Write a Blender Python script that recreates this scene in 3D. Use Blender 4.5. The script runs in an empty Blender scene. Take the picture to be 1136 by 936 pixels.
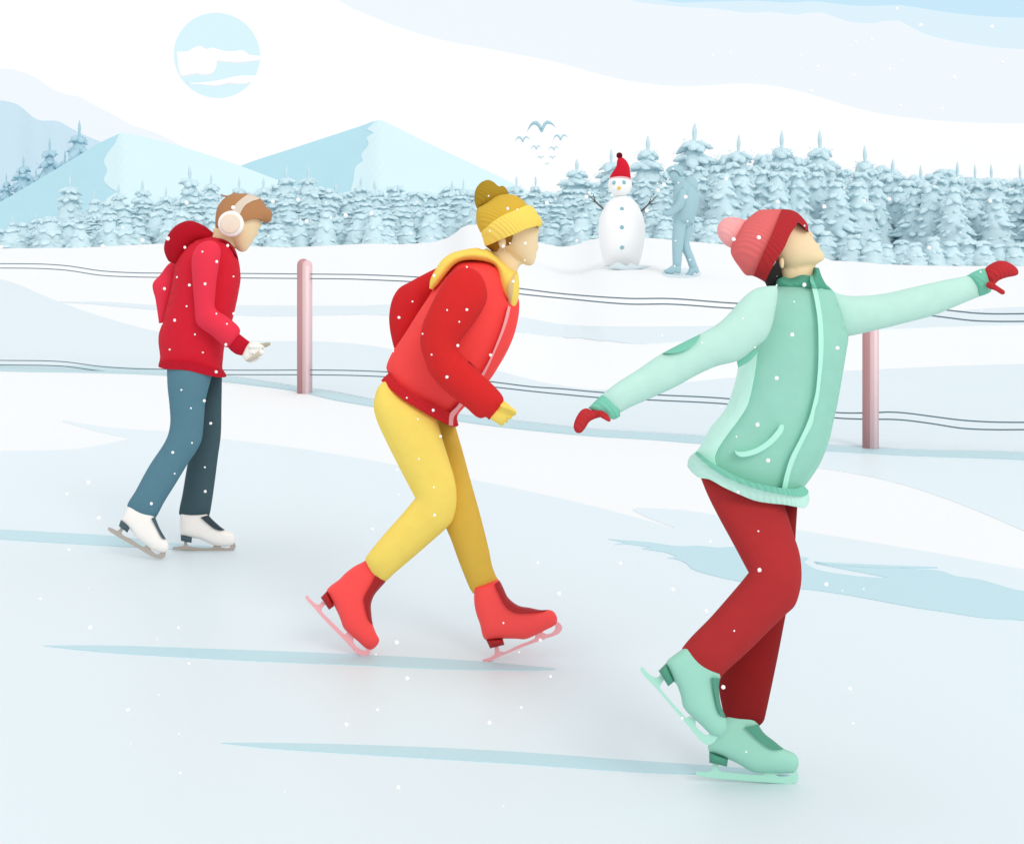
import bpy, bmesh, math, random
import numpy as np
from mathutils import Vector, noise
from mathutils.bvhtree import BVHTree
from mathutils.geometry import delaunay_2d_cdt

random.seed(7)
S = bpy.context.scene
COL = S.collection
F = 1578.0          # focal length in photograph pixels
CX, HY, CH = 568.0, 250.0, 1.5   # horizon row and eye height
GAIN = 1.17         # light falling on a fair surface, used to turn seen colours into base colours

# ------------------------------------------------------------------ camera
cam_d = bpy.data.cameras.new('camera'); cam = bpy.data.objects.new('camera', cam_d); COL.objects.link(cam)
cam.location = (0, 0, CH); cam.rotation_euler = (math.radians(90), 0, 0)
cam_d.sensor_width = 36; cam_d.lens = F / 1136 * 36; cam_d.shift_y = -(468 - HY) / 1136
cam_d.clip_start = 0.05; cam_d.clip_end = 9000
S.camera = cam

def W(px, py, Y):
    return ((px - CX) / F * Y, Y, CH - (py - HY) / F * Y)

# ------------------------------------------------------------------ light
world = bpy.data.worlds.new('World'); S.world = world; world.use_nodes = True
nt = world.node_tree; nt.nodes.clear()
out = nt.nodes.new('ShaderNodeOutputWorld'); add = nt.nodes.new('ShaderNodeAddShader')
sky = nt.nodes.new('ShaderNodeTexSky'); sky.sky_type = 'NISHITA'; sky.sun_disc = False
SUN_EL, SUN_AZ = math.radians(33), math.radians(153)    # from behind the viewer's right shoulder
sky.sun_elevation = SUN_EL; sky.sun_rotation = SUN_AZ; sky.dust_density = 3; sky.air_density = 1
b1 = nt.nodes.new('ShaderNodeBackground'); b1.inputs['Strength'].default_value = 0.008
b2 = nt.nodes.new('ShaderNodeBackground'); b2.inputs['Color'].default_value = (0.985, 0.992, 1, 1); b2.inputs['Strength'].default_value = 0.85
nt.links.new(sky.outputs[0], b1.inputs['Color']); nt.links.new(b1.outputs[0], add.inputs[0])
nt.links.new(b2.outputs[0], add.inputs[1]); nt.links.new(add.outputs[0], out.inputs['Surface'])
sd = bpy.data.lights.new('sun', 'SUN'); sd.energy = 0.75; sd.angle = math.radians(22); sd.color = (1, 0.975, 0.94)
so = bpy.data.objects.new('sun', sd); COL.objects.link(so)
dirv = Vector((math.sin(SUN_AZ) * math.cos(SUN_EL), math.cos(SUN_AZ) * math.cos(SUN_EL), math.sin(SUN_EL)))
so.rotation_euler = dirv.to_track_quat('Z', 'Y').to_euler(); so.location = (20, -20, 30)
S.view_settings.view_transform = 'Standard'; S.view_settings.look = 'None'
S.view_settings.exposure = 0.22; S.view_settings.gamma = 1; S.view_settings.use_curve_mapping = False
S.render.resolution_x = 1024; S.render.resolution_y = 843
S.cycles.max_bounces = 6; S.cycles.diffuse_bounces = 4

def N(t, **kw):
    n = nt.nodes.new(t)
    for k, x in kw.items(): setattr(n, k, x)
    return n
def M2(op, a, b=None, c=None):
    n = N('ShaderNodeMath', operation=op)
    for i, x in enumerate((a, b, c)):
        if x is None: continue
        if isinstance(x, (int, float)): n.inputs[i].default_value = x
        else: nt.links.new(x, n.inputs[i])
    return n.outputs[0]
tcw = N('ShaderNodeTexCoord'); sp_ = N('ShaderNodeSeparateXYZ'); nt.links.new(tcw.outputs['Generated'], sp_.inputs[0])
yy = M2('MAXIMUM', sp_.outputs['Y'], .05)
su = M2('ADD', M2('DIVIDE', sp_.outputs['X'], M2('MULTIPLY', yy, 2.4)), .5); sv_ = M2('DIVIDE', sp_.outputs['Z'], yy)
def edge(pts):
    """height of a cloud sheet's lower edge along the compass"""
    fc = N('ShaderNodeFloatCurve'); c = fc.mapping.curves[0]
    P = [((x - CX) / F / 2.4 + .5, (HY - y) / F) for x, y in pts]
    fc.mapping.use_clip = False
    c.points[0].location = P[0]; c.points[1].location = P[-1]
    for q in P[1:-1]: c.points.new(*q)
    fc.mapping.update(); nt.links.new(su, fc.inputs['Value']); return fc.outputs[0]
def clin(c): return [((x / 255 + .055) / 1.055) ** 2.4 for x in c] + [1]
cur = None
def layer(prev, rgb, mask):
    m = N('ShaderNodeMix', data_type='RGBA'); nt.links.new(mask, m.inputs['Factor'])
    if isinstance(prev, tuple): m.inputs['A'].default_value = prev
    else: nt.links.new(prev, m.inputs['A'])
    m.inputs['B'].default_value = clin(rgb); return m.outputs['Result']
fwd = M2('GREATER_THAN', sp_.outputs['Y'], .06)
def above(pts, top): return M2('MULTIPLY', M2('MULTIPLY', M2('GREATER_THAN', sv_, edge(pts)), M2('LESS_THAN', sv_, top)), fwd)
def below(pts): return M2('MULTIPLY', M2('LESS_THAN', sv_, edge(pts)), fwd)
cur = layer((.985, .992, 1, 1), (239, 246, 252), above([(-1300, -900), (200, -300), (375, 0), (410, 17.5), (480, 42), (550, 56), (620, 70), (676, 85.5), (732, 94.6), (760, 96), (830, 93), (873, 98), (922, 112), (971, 125), (1041, 134), (1136, 137), (1400, 130), (2400, -100)], .42))
cur = layer(cur, (221, 240, 250), above([(-1300, -900), (500, -300), (697, 0), (732, 5.6), (760, 8.4), (795, 10), (830, 15), (855, 13), (880, 17.5), (908, 12.8), (920, 17), (936, 23), (964, 26.6), (995, 22.4), (1020, 36), (1069, 48), (1136, 55), (1400, 50), (2400, -100)], .36))
cur = layer(cur, (198, 231, 248), above([(-1300, -900), (500, -300), (732, 0), (795, 2), (840, 1), (873, 3.5), (901, 1.4), (936, 5.6), (971, 7), (995, 5.6), (1027, 10.5), (1083, 17.5), (1136, 20), (1400, 16), (2400, -120)], .31))
cur = layer(cur, (239, 246, 252), below([(-1300, 190), (-500, 110), (-250, 60), (-100, 80), (0, 76), (22, 78.5), (45, 89), (66, 105), (86, 106), (99, 112), (106, 120), (122, 123.5), (135, 130), (138, 137), (160, 142.6), (180, 151), (199, 160), (240, 200), (300, 340), (2400, 900)]))
nt.links.new(cur, b2.inputs['Color'])

# ------------------------------------------------------------------ materials
def lin(c):
    c /= 255.0
    return c / 12.92 if c < .04045 else ((c + .055) / 1.055) ** 2.4
MATS = {}; BASE = {}
KIND = {  # roughness, specular, bump strength, bump scale, detail scale mix, colour jitter
    'fabric': (.9, .15, .25, 420, .03), 'knit': (.95, .1, .5, 160, .03), 'leather': (.55, .3, .12, 220, .015),
    'metal': (.35, .5, .03, 80, .01), 'skin': (.6, .25, .08, 300, .015), 'snow': (.75, .15, .12, 9, .006),
    'ice': (.45, .12, .05, 5, .006), 'wood': (.7, .25, .3, 60, .05), 'hair': (.7, .25, .5, 140, .08),
    'frost': (.9, .1, .2, 12, .02), 'plain': (.8, .15, .03, 20, .004), 'rock': (.9, .1, .15, .05, .012)}
def mat(rgb, kind='fabric', gain=1.0):
    key = (tuple(rgb), kind, gain)
    if key in MATS: return MATS[key]
    ro, sp, bs, sc, jit = KIND[kind]
    m = bpy.data.materials.new(kind + '_material'); m.use_nodes = True
    n = m.node_tree; p = n.nodes['Principled BSDF']
    if kind == 'ice': gain *= 1.04
    if kind in ('fabric', 'knit', 'leather', 'skin', 'hair'): gain *= 1.2
    a = [min(.93, lin(c) / GAIN * gain) for c in rgb]
    tc = n.nodes.new('ShaderNodeTexCoord'); no = n.nodes.new('ShaderNodeTexNoise')
    no.inputs['Scale'].default_value = sc; no.inputs['Detail'].default_value = 4
    n.links.new(tc.outputs['Object'], no.inputs['Vector'])
    n2 = n.nodes.new('ShaderNodeTexNoise'); n2.inputs['Scale'].default_value = max(sc * .06, .02); n2.inputs['Detail'].default_value = 3
    n.links.new(tc.outputs['Object'], n2.inputs['Vector'])
    mx = n.nodes.new('ShaderNodeMix'); mx.data_type = 'RGBA'
    mx.inputs['A'].default_value = [min(.93, x * (1 - jit * 2)) for x in a] + [1]
    mx.inputs['B'].default_value = [min(.93, x * (1 + jit * 2)) for x in a] + [1]
    n.links.new(n2.outputs['Fac'], mx.inputs['Factor']); n.links.new(mx.outputs['Result'], p.inputs['Base Color'])
    bp = n.nodes.new('ShaderNodeBump'); bp.inputs['Strength'].default_value = bs
    bp.inputs['Distance'].default_value = {'snow': .02, 'ice': .004, 'frost': .05, 'rock': 2.0, 'plain': .01}.get(kind, .0015)
    if kind == 'knit':
        wv = n.nodes.new('ShaderNodeTexWave'); wv.inputs['Scale'].default_value = 38; wv.inputs['Distortion'].default_value = 1.2
        wv.bands_direction = 'DIAGONAL'; n.links.new(tc.outputs['Object'], wv.inputs['Vector']); n.links.new(wv.outputs['Fac'], bp.inputs['Height'])
        bp.inputs['Distance'].default_value = .003
    elif kind == 'wood':
        mp = n.nodes.new('ShaderNodeMapping'); mp.inputs['Scale'].default_value = (1, 1, .06)
        n.links.new(tc.outputs['Object'], mp.inputs['Vector']); n.links.new(mp.outputs[0], no.inputs['Vector']); n.links.new(mp.outputs[0], n2.inputs['Vector'])
        n2.inputs['Scale'].default_value = 30; n.links.new(no.outputs['Fac'], bp.inputs['Height'])
    else:
        n.links.new(no.outputs['Fac'], bp.inputs['Height'])
    n.links.new(bp.outputs[0], p.inputs['Normal'])
    p.inputs['Roughness'].default_value = ro; p.inputs['Specular IOR Level'].default_value = sp
    if kind == 'metal': p.inputs['Metallic'].default_value = 0
    if kind == 'skin':
        p.inputs['Subsurface Weight'].default_value = .08; p.inputs['Subsurface Radius'].default_value = (.01, .004, .002)
    p.inputs['Subsurface Scale'].default_value = 1.0
    MATS[key] = m
    return m

# ------------------------------------------------------------------ objects
def mk(name, vf, m, parent=None, base=None, smooth=True, **kw):
    v, f = vf
    if parent is not None: base = BASE[parent.name]
    base = Vector(base) if base is not None else Vector((0, 0, 0))
    me = bpy.data.meshes.new(name)
    me.from_pydata([tuple(Vector(p) - base) for p in v], [], f)
    bm = bmesh.new(); bm.from_mesh(me); bmesh.ops.recalc_face_normals(bm, faces=bm.faces); bm.to_mesh(me); bm.free()
    if smooth: me.shade_smooth()
    for mm in (m if isinstance(m, list) else [m]): me.materials.append(mm)
    o = bpy.data.objects.new(name, me); COL.objects.link(o)
    if parent is not None: o.parent = parent
    else: o.location = base
    BASE[o.name] = tuple(base)
    for k, x in kw.items(): o[k] = x
    return o
def empty(name, base, **kw):
    o = bpy.data.objects.new(name, None); COL.objects.link(o); o.location = base; BASE[o.name] = tuple(base)
    o.empty_display_size = .1
    for k, x in kw.items(): o[k] = x
    return o
def join(*parts):
    V, FF = [], []
    for v, f in parts:
        n = len(V); V += list(v); FF += [tuple(i + n for i in t) for t in f]
    return V, FF

def T(ox, oy, s, pts): return [(ox + x / s, oy + y / s) for x, y in pts]
# 4x tiles of the photograph
A = lambda p: T(100, 200, 4, p); B = lambda p: T(60, 400, 4, p); C4 = lambda p: T(400, 190, 4, p)
D4 = lambda p: T(370, 390, 4, p); E4 = lambda p: T(330, 560, 4, p); F4 = lambda p: T(480, 570, 4, p)
G4 = lambda p: T(620, 220, 4, p); H4 = lambda p: T(852, 220, 4, p); I4 = lambda p: T(720, 400, 4, p)
J4 = lambda p: T(690, 560, 4, p); K4 = lambda p: T(690, 690, 4, p); L5 = lambda p: T(620, 150, 5.506, p)
M3 = lambda p: T(620, 210, 3.228, p)

def smoothed(pts, step, closed=True):
    """Catmull-Rom through the points (sharp turns kept as corners), resampled at about step."""
    n = len(pts); P = [np.array(p, float) for p in pts]
    def ang(i):
        if not closed and (i == 0 or i == n - 1): return 180
        a = P[i] - P[i - 1]; b = P[(i + 1) % n] - P[i]
        return math.degrees(math.acos(max(-1, min(1, a.dot(b) / (np.linalg.norm(a) * np.linalg.norm(b) + 1e-9)))))
    corner = [ang(i) > 62 for i in range(n)]
    res = []
    for i in range(n if closed else n - 1):
        p1, p2 = P[i], P[(i + 1) % n]
        L = np.linalg.norm(p2 - p1)
        p0 = P[i - 1] if (closed or i > 0) else p1; p3 = P[(i + 2) % n] if (closed or i + 2 < n) else p2
        m1 = np.zeros(2) + (p2 - p1) if corner[i] else (p2 - p0) * L / (L + np.linalg.norm(p1 - p0) + 1e-9)
        m2 = np.zeros(2) + (p2 - p1) if corner[(i + 1) % n] else (p3 - p1) * L / (L + np.linalg.norm(p3 - p2) + 1e-9)
        k = max(1, int(round(L / step)))
        for j in range(k):
            t = j / k
            res.append((2*t**3-3*t**2+1)*p1 + (t**3-2*t**2+t)*m1 + (-2*t**3+3*t**2)*p2 + (t**3-t**2)*m2)
    if not closed: res.append(P[-1])
    return np.array(res)

def inside(poly, q):
    x, y = q[:, 0][:, None], q[:, 1][:, None]
    x1, y1 = poly[:, 0][None], poly[:, 1][None]; x2, y2 = np.roll(x1, -1, 1), np.roll(y1, -1, 1)
    c = ((y1 > y) != (y2 > y)) & (x < (x2 - x1) * (y - y1) / (y2 - y1 + 1e-12) + x1)
    return (c.sum(1) % 2) == 1
def edist(poly, q):
    a = poly[None]; b = np.roll(poly, -1, 0)[None]; p = q[:, None]
    d = b - a; t = np.clip(((p - a) * d).sum(2) / ((d * d).sum(2) + 1e-12), 0, 1)
    return np.linalg.norm(p - (a + t[..., None] * d), axis=2).min(1)
def area(poly):
    x, y = poly[:, 0], poly[:, 1]
    return abs(np.dot(x, np.roll(y, -1)) - np.dot(y, np.roll(x, -1))) / 2

def mesh2d(polys, step, ring=True):
    """Triangulate the inside of every polygon in polys (intersection of all)."""
    q = polys[0]; lo, hi = q.min(0), q.max(0)
    xs = np.arange(lo[0], hi[0], step); ys = np.arange(lo[1], hi[1], step * .866)
    g = np.array([(x + (step / 2 if j % 2 else 0), y) for j, y in enumerate(ys) for x in xs]) if len(xs) and len(ys) else np.zeros((0, 2))
    pts = []; edges = []
    for P in polys:
        n0 = len(pts); pts += [tuple(p) for p in P]
        edges += [(n0 + i, n0 + (i + 1) % len(P)) for i in range(len(P))]
    if ring:
        P = polys[0]; nx = np.roll(P, -1, 0) - np.roll(P, 1, 0); nn = np.stack([-nx[:, 1], nx[:, 0]], 1)
        nn /= (np.linalg.norm(nn, axis=1)[:, None] + 1e-9)
        for s in (.3, -.3):
            g = np.concatenate([g, P + nn * s * step])
    for P in polys:
        if len(g): g = g[inside(P, g)]
        if len(g): g = g[edist(P, g) > step * .22]
    pts += [tuple(p) for p in g]
    r = delaunay_2d_cdt([Vector(p) for p in pts], edges, [], 0, 1e-5)
    V = np.array([tuple(v) for v in r[0]]); Fc = np.array([f for f in r[2] if len(f) == 3])
    cen = V[Fc].mean(1); ok = np.ones(len(Fc), bool)
    for P in polys: ok &= inside(P, cen)
    Fc = Fc[ok]
    used = np.unique(Fc); mp = -np.ones(len(V), int); mp[used] = np.arange(len(used))
    return V[used], mp[Fc]

def border(Fc):
    from collections import Counter
    c = Counter(); 
    for a, b, d in Fc:
        for e in ((a, b), (b, d), (d, a)): c[tuple(sorted(e))] += 1
    be = set(e for e, k in c.items() if k == 1)
    return [(a, b) for t in Fc for a, b in ((t[0], t[1]), (t[1], t[2]), (t[2], t[0])) if tuple(sorted((a, b))) in be]

class Hull:
    """A rounded solid whose outline is the traced one: thickness grows inward like a balloon."""
    def __init__(s, outline, depth, ratio=1.0, maxh=None, step=None, smooth=True, minh=0):
        per = smoothed(outline, .8)
        ar = area(per); s.step = step or max(.55, math.sqrt(ar / 620))
        s.poly = smoothed(outline, s.step * .7) if smooth else np.array(outline, float)
        s.V, s.F = mesh2d([s.poly], s.step)
        s.depth = depth if callable(depth) else (lambda x, y, d=depth: d)
        n = len(s.V); bd = border(s.F); onb = np.zeros(n, bool)
        for a, b in bd: onb[a] = onb[b] = True
        s.bd = bd; s.onb = onb
        Fa = s.F; M = np.zeros(n); ii, jj, ww = [], [], []
        for k in range(3):
            i, j, o = Fa[:, k], Fa[:, (k + 1) % 3], Fa[:, (k + 2) % 3]
            u_, v_ = s.V[i] - s.V[o], s.V[j] - s.V[o]
            a2 = np.abs(u_[:, 0] * v_[:, 1] - u_[:, 1] * v_[:, 0]) + 1e-9
            ii.append(i); jj.append(j); ww.append(np.clip((u_ * v_).sum(1) / a2 / 2, -2, 40)); M += np.bincount(i, a2 / 6, n)
        ii, jj, ww = np.concatenate(ii), np.concatenate(jj), np.concatenate(ww)
        dg = np.bincount(ii, ww, n) + np.bincount(jj, ww, n) + 1e-9
        fr = (~onb).astype(float); A_ = lambda x: fr * (dg * x - np.bincount(ii, ww * x[jj], n) - np.bincount(jj, ww * x[ii], n))
        u = np.zeros(n); pre = fr / np.maximum(dg, 1e-6); r = M * fr; z = pre * r; d = z.copy(); rz = r.dot(z)
        for _ in range(400):
            q = A_(d); al = rz / (d.dot(q) + 1e-30); u += al * d; r -= al * q
            z = pre * r; rn = r.dot(z)
            if rn < 1e-9 * (M.dot(M) + 1e-9): break
            d = z + rn / (rz + 1e-30) * d; rz = rn
        D0 = s.depth(*s.V.mean(0))
        h = ratio * np.sqrt(2 * np.maximum(u, 0)) * D0 / F
        if maxh: h = maxh * np.tanh(h / maxh * 1.3) if maxh > .02 else np.minimum(h, maxh)
        s.h = h + minh
        s.bvh = BVHTree.FromPolygons([(x, y, 0) for x, y in s.V], [tuple(map(int, t)) for t in s.F])
    def geo(s, front_only=False):
        n = len(s.V); v = []
        for sg in (-1, 1):
            for (x, y), h in zip(s.V, s.h): v.append(W(x, y, s.depth(x, y) + sg * h))
        Fc = [tuple(map(int, t)) for t in s.F]
        f = Fc + [(a + n, c + n, b + n) for a, b, c in Fc]
        f2 = []
        mp = list(range(2 * n))
        if s.h[s.onb].max() < 1e-7:
            for i in range(n):
                if s.onb[i]: mp[i + n] = i
        else:
            f += [(int(b), int(a), int(a) + n, int(b) + n) for a, b in s.bd]
        f = [tuple(mp[i] for i in t) for t in f]
        used = sorted(set(i for t in f for i in t)); m2 = {u: k for k, u in enumerate(used)}
        return [v[i] for i in used], [tuple(m2[i] for i in t) for t in f]
    def hat(s, x, y):
        p, _, idx, _ = s.bvh.find_nearest((x, y, 0))
        t = s.F[idx]; a, b, c = s.V[t]; p = np.array(p[:2])
        den = (b[1]-c[1])*(a[0]-c[0]) + (c[0]-b[0])*(a[1]-c[1]) + 1e-12
        w0 = ((b[1]-c[1])*(p[0]-c[0]) + (c[0]-b[0])*(p[1]-c[1])) / den
        w1 = ((c[1]-a[1])*(p[0]-c[0]) + (a[0]-c[0])*(p[1]-c[1])) / den
        return w0 * s.h[t[0]] + w1 * s.h[t[1]] + (1 - w0 - w1) * s.h[t[2]]

def region(hull, outline, lift=.004, front=True, back=True, step=None, clip=True, sink=.6, smooth=True):
    """A raised panel that follows a hull, on its front, its back or round both."""
    st = step or max(.5, math.sqrt(area(smoothed(outline, .8)) / 350)); st = min(st, hull.step * 1.2)
    P = smoothed(outline, st * .7) if smooth else np.array(outline, float)
    polys = [P, hull.poly] if clip else [P]
    V, Fc = mesh2d(polys, st, ring=True)
    bd = border(Fc); v, f = [], []
    hs = [hull.hat(x, y) for x, y in V]
    for sg, on in ((-1, front), (1, back)):
        if not on: continue
        n0 = len(v); n = len(V)
        for (x, y), h in zip(V, hs): v.append(W(x, y, hull.depth(x, y) + sg * (h * (1 + lift) + lift)))
        for (x, y), h in zip(V, hs): v.append(W(x, y, hull.depth(x, y) + sg * (h * sink)))
        f += [tuple(int(i) + n0 for i in t) for t in Fc]
        f += [(int(b) + n0, int(a) + n0, int(a) + n0 + n, int(b) + n0 + n) for a, b in bd]
        f += [(int(a) + n0 + n, int(c) + n0 + n, int(b) + n0 + n) for a, b, c in Fc]
    return v, f

def sphere(c, r, seg=14, rings=9, sc=(1, 1, 1), rough=0):
    v = [(c[0], c[1], c[2] + r * sc[2])]; f = []
    for i in range(1, rings):
        t = math.pi * i / rings
        for j in range(seg):
            p = 2 * math.pi * j / seg; k = 1 + random.uniform(-rough, rough)
            v.append((c[0] + r * sc[0] * math.sin(t) * math.cos(p) * k, c[1] + r * sc[1] * math.sin(t) * math.sin(p) * k, c[2] + r * sc[2] * math.cos(t) * k))
    v.append((c[0], c[1], c[2] - r * sc[2]))
    for j in range(seg): f.append((0, 1 + j, 1 + (j + 1) % seg))
    for i in range(rings - 2):
        for j in range(seg):
            a = 1 + i * seg + j; b = 1 + i * seg + (j + 1) % seg
            f.append((a, a + seg, b + seg, b))
    e = 1 + (rings - 2) * seg
    for j in range(seg): f.append((e + j, len(v) - 1, e + (j + 1) % seg))
    return v, f
def tube(path, rad, seg=10, caps=True):
    v, f = [], []; P = [Vector(p) for p in path]; n = len(P)
    if not hasattr(rad, '__len__'): rad = [rad] * n
    for i, p in enumerate(P):
        d = (P[min(i + 1, n - 1)] - P[max(i - 1, 0)]).normalized()
        up = Vector((0, 1, 0)) if abs(d.y) < .9 else Vector((1, 0, 0))
        a = d.cross(up).normalized(); b = d.cross(a).normalized()
        for j in range(seg):
            t = 2 * math.pi * j / seg; v.append(tuple(p + (a * math.cos(t) + b * math.sin(t)) * rad[i]))
    for i in range(n - 1):
        for j in range(seg): f.append((i*seg+j, i*seg+(j+1)%seg, (i+1)*seg+(j+1)%seg, (i+1)*seg+j))
    if caps: f.append(tuple(range(seg))[::-1]); f.append(tuple(range((n-1)*seg, n*seg)))
    return v, f
def limb(pts):
    """pts: (px, py, Y, radius px): ball-jointed tapering chain, to be fused later"""
    parts = []
    q = [(Vector(W(a, b, c)), r * c / F) for a, b, c, r in pts]
    for i, (p, r) in enumerate(q):
        parts.append(sphere(p, r))
        if i: parts.append(tube([q[i-1][0], p], [q[i-1][1], r], 14))
    return join(*parts)
def fuse(vf, voxel=.008, smooth=4):
    me = bpy.data.meshes.new('t'); me.from_pydata([tuple(p) for p in vf[0]], [], vf[1])
    bm = bmesh.new(); bm.from_mesh(me); bmesh.ops.recalc_face_normals(bm, faces=bm.faces); bm.to_mesh(me); bm.free()
    o = bpy.data.objects.new('t', me); COL.objects.link(o)
    r = o.modifiers.new('r', 'REMESH'); r.mode = 'VOXEL'; r.voxel_size = voxel
    s = o.modifiers.new('s', 'SMOOTH'); s.factor = .5; s.iterations = smooth
    dg = bpy.context.evaluated_depsgraph_get(); dg.update(); e = o.evaluated_get(dg); m = e.to_mesh()
    v = [tuple(x.co) for x in m.vertices]; f = [tuple(p.vertices) for p in m.polygons]
    e.to_mesh_clear(); bpy.data.objects.remove(o); bpy.data.meshes.remove(me)
    return v, f
# ================================================================== terrain
FB = [(-900, 392), (-300, 398), (0, 408), (183, 415), (338, 436), (414, 447), (508, 464), (570, 471), (654, 480), (779, 488), (965, 498), (1136, 507), (1500, 520), (2100, 532)]
def interp(tab, x):
    if x <= tab[0][0]: return tab[0][1]
    for (a, b), (c, d) in zip(tab, tab[1:]):
        if x <= c: return b + (d - b) * (x - a) / (c - a)
    return tab[-1][1]
def fence_depth(px): return F * CH / (interp(FB, px) - HY)
FX = [((p - CX) / F * fence_depth(p), fence_depth(p)) for p, _ in FB]
SKY = [(-600, 280), (-200, 276), (0, 277), (20, 276), (60, 276), (110, 274), (165, 271), (200, 272), (300, 276), (340, 274), (400, 271), (440, 272), (480, 269), (500, 263), (515, 250), (535, 249), (570, 252),
       (585, 266), (605, 271), (625, 275), (645, 273), (665, 265), (720, 264), (800, 271), (905, 282), (930, 292), (969, 292), (992, 295), (1064, 298), (1136, 299), (1400, 300), (1900, 296)]
YC = 40.0
CR = [((p - CX) / F * YC, CH - (q - HY) / F * YC) for p, q in SKY]
def sm(t): t = max(0, min(1, t)); return t * t * (3 - 2 * t)
def gz(X, Y):
    yf = interp(FX, X) + .25
    if Y <= yf: return 0.0
    c = interp(CR, X * YC / max(Y, 12) if Y < YC else X)
    if Y < YC:
        t = (Y - yf) / (YC - yf)
        return c * math.sin(t * math.pi / 2) * sm(t / .12 + .0)
    return c - (c + 2.2) * sm((Y - YC) / 60)
def hit(px, py):
    """where the sight line through a photograph pixel meets the terrain"""
    g = lambda Y: gz((px - CX) / F * Y, Y) - (CH - (py - HY) / F * Y)
    lo = 1.5; Y = 1.5
    while Y < 120:
        if g(Y) >= 0: break
        lo = Y; Y += .1 + Y * .004
    else: return None
    hi = Y
    for _ in range(30):
        m = (lo + hi) / 2
        if g(m) >= 0: hi = m
        else: lo = m
    return (px - CX) / F * hi, hi
def axis(pts):
    r = []
    for a, b, s in pts:
        n = max(1, int(round((b - a) / s))); r += [a + (b - a) * i / n for i in range(n)]
    return r + [pts[-1][1]]
xs = axis([(-3500, -600, 290), (-600, -100, 50), (-100, -30, 5), (-30, -12, 1), (-12, 12, .2), (12, 30, 1), (30, 100, 5), (100, 600, 50), (600, 3500, 290)])
ys = axis([(-60, -4, 8), (-4, 8, .5), (8, 17, .12), (17, 45, .22), (45, 110, 2), (110, 600, 35), (600, 6000, 450)])
gv = [(x, y, gz(x, y)) for y in ys for x in xs]; nx = len(xs)
gf = [(j*nx+i, j*nx+i+1, (j+1)*nx+i+1, (j+1)*nx+i) for j in range(len(ys)-1) for i in range(nx-1)]
WHITE = (252, 254, 255)
mk('ground', (gv, gf), mat(WHITE, 'snow'), kind='structure')

GB = BVHTree.FromPolygons(gv, gf)
def sheet(name, outline, rgb, lift, kind='snow', step=9, thick=0, smooth=True, ztop=None):
    P = smoothed(outline, step) if smooth else np.array(outline, float)
    V, Fc = mesh2d([P], step, ring=False)
    v = []
    e = edist(P, V)
    bd = border(Fc); onb = set(i for a, b in bd for i in (a, b))
    for i, (x, y) in enumerate(V):
        h = hit(x, y)
        if h is None: h = hit(x, y + 1.5) or hit(x, y + 5)
        gr = GB.ray_cast(Vector((h[0], h[1], 30)), Vector((0, 0, -1))); z = gr[0].z if gr[0] else gz(*h)
        v.append((h[0], h[1], z + lift + (thick if i not in onb else 0)))
    n = len(v); v += [(x, y, z - lift - .003) for x, y, z in v]
    f = [tuple(map(int, t)) for t in Fc] + [(int(b), int(a), int(a) + n, int(b) + n) for a, b in bd]
    return mk(name, (v, f), mat(rgb, kind), smooth=False, kind='structure')
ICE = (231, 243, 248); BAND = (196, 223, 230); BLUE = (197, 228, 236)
ice_top = [(-1300, 503), (-800, 503), (-420, 503), (-200, 502), (0, 500.6), (50, 500), (92, 497.5), (144, 487), (144.5, 486.5), (112, 480), (69, 468), (69.5, 466.5), (110, 473), (150, 477), (187, 479), (247, 487), (320, 496), (400, 509), (460, 520), (522, 532), (590, 546), (654, 561), (700, 573), (748, 586.5), (748.5, 585.5), (718, 574), (702, 566), (704, 564), (740, 565), (763, 567), (808, 574), (884, 588), (960, 601), (1050, 616), (1136, 632), (1300, 660), (1500, 690)]
sheet('ice_rink', ice_top + [(1500, 1500), (500, 1560), (-1300, 1500)], ICE, .003, 'ice', 13)
sheet('ice_patch', [(850, 508), (905, 519), (950, 526), (1006, 539), (1070, 561), (1136, 589), (1250, 640), (1500, 670), (1500, 534), (1136, 511), (1004, 506), (917, 501), (850, 497)], ICE, .003, 'ice', 8)
up = [(-300, 391), (0, 405), (100, 407), (183, 411), (249, 417.7), (329, 430), (370, 436), (414, 444.5), (460, 453), (507, 461), (570, 468), (654, 477), (720, 481), (779, 485), (850, 490), (917, 494.5), (1004, 499.5), (1136, 503.5), (1500, 526)]
lo = [(-300, 399), (0, 412), (100, 414), (183, 417), (249, 424), (329, 434.5), (370, 444), (414, 451.5), (460, 459), (509, 467.5), (555, 474), (654, 484), (720, 488), (776, 492.5), (850, 497), (917, 501), (1004, 506), (1136, 511), (1500, 534)]
sheet('rink_edge_shadow', up + lo[::-1], BAND, .009, 'ice', 4)  # bank edge by the fence, its shadow put into the bluish colour
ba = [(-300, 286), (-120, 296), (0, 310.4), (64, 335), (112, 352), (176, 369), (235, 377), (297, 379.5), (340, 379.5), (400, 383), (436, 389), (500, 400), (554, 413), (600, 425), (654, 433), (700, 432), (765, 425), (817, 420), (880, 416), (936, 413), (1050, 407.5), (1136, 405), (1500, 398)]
sheet('snow_hollow_or_shadow', ba + [(x, y - .6) for x, y in up[::-1]], ICE, .012, 'snow', 6)
bb = [(67, 335.5), (112, 335.5), (172, 339), (269, 339.7), (400, 340), (432, 339), (500, 344), (576, 352.5), (625, 361), (670, 363.2), (763, 363), (816, 362), (900, 358), (990, 351), (1067, 345), (1136, 341), (1300, 338), (1500, 336), (1500, 364), (1300, 361), (1136, 361), (982, 366), (870, 373), (810, 377), (755, 380), (707, 382), (660, 377), (625, 375), (576, 369), (500, 357), (433, 350.5), (400, 349.5), (299, 351.5), (262, 350), (172, 344), (110, 338.5)]
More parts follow.
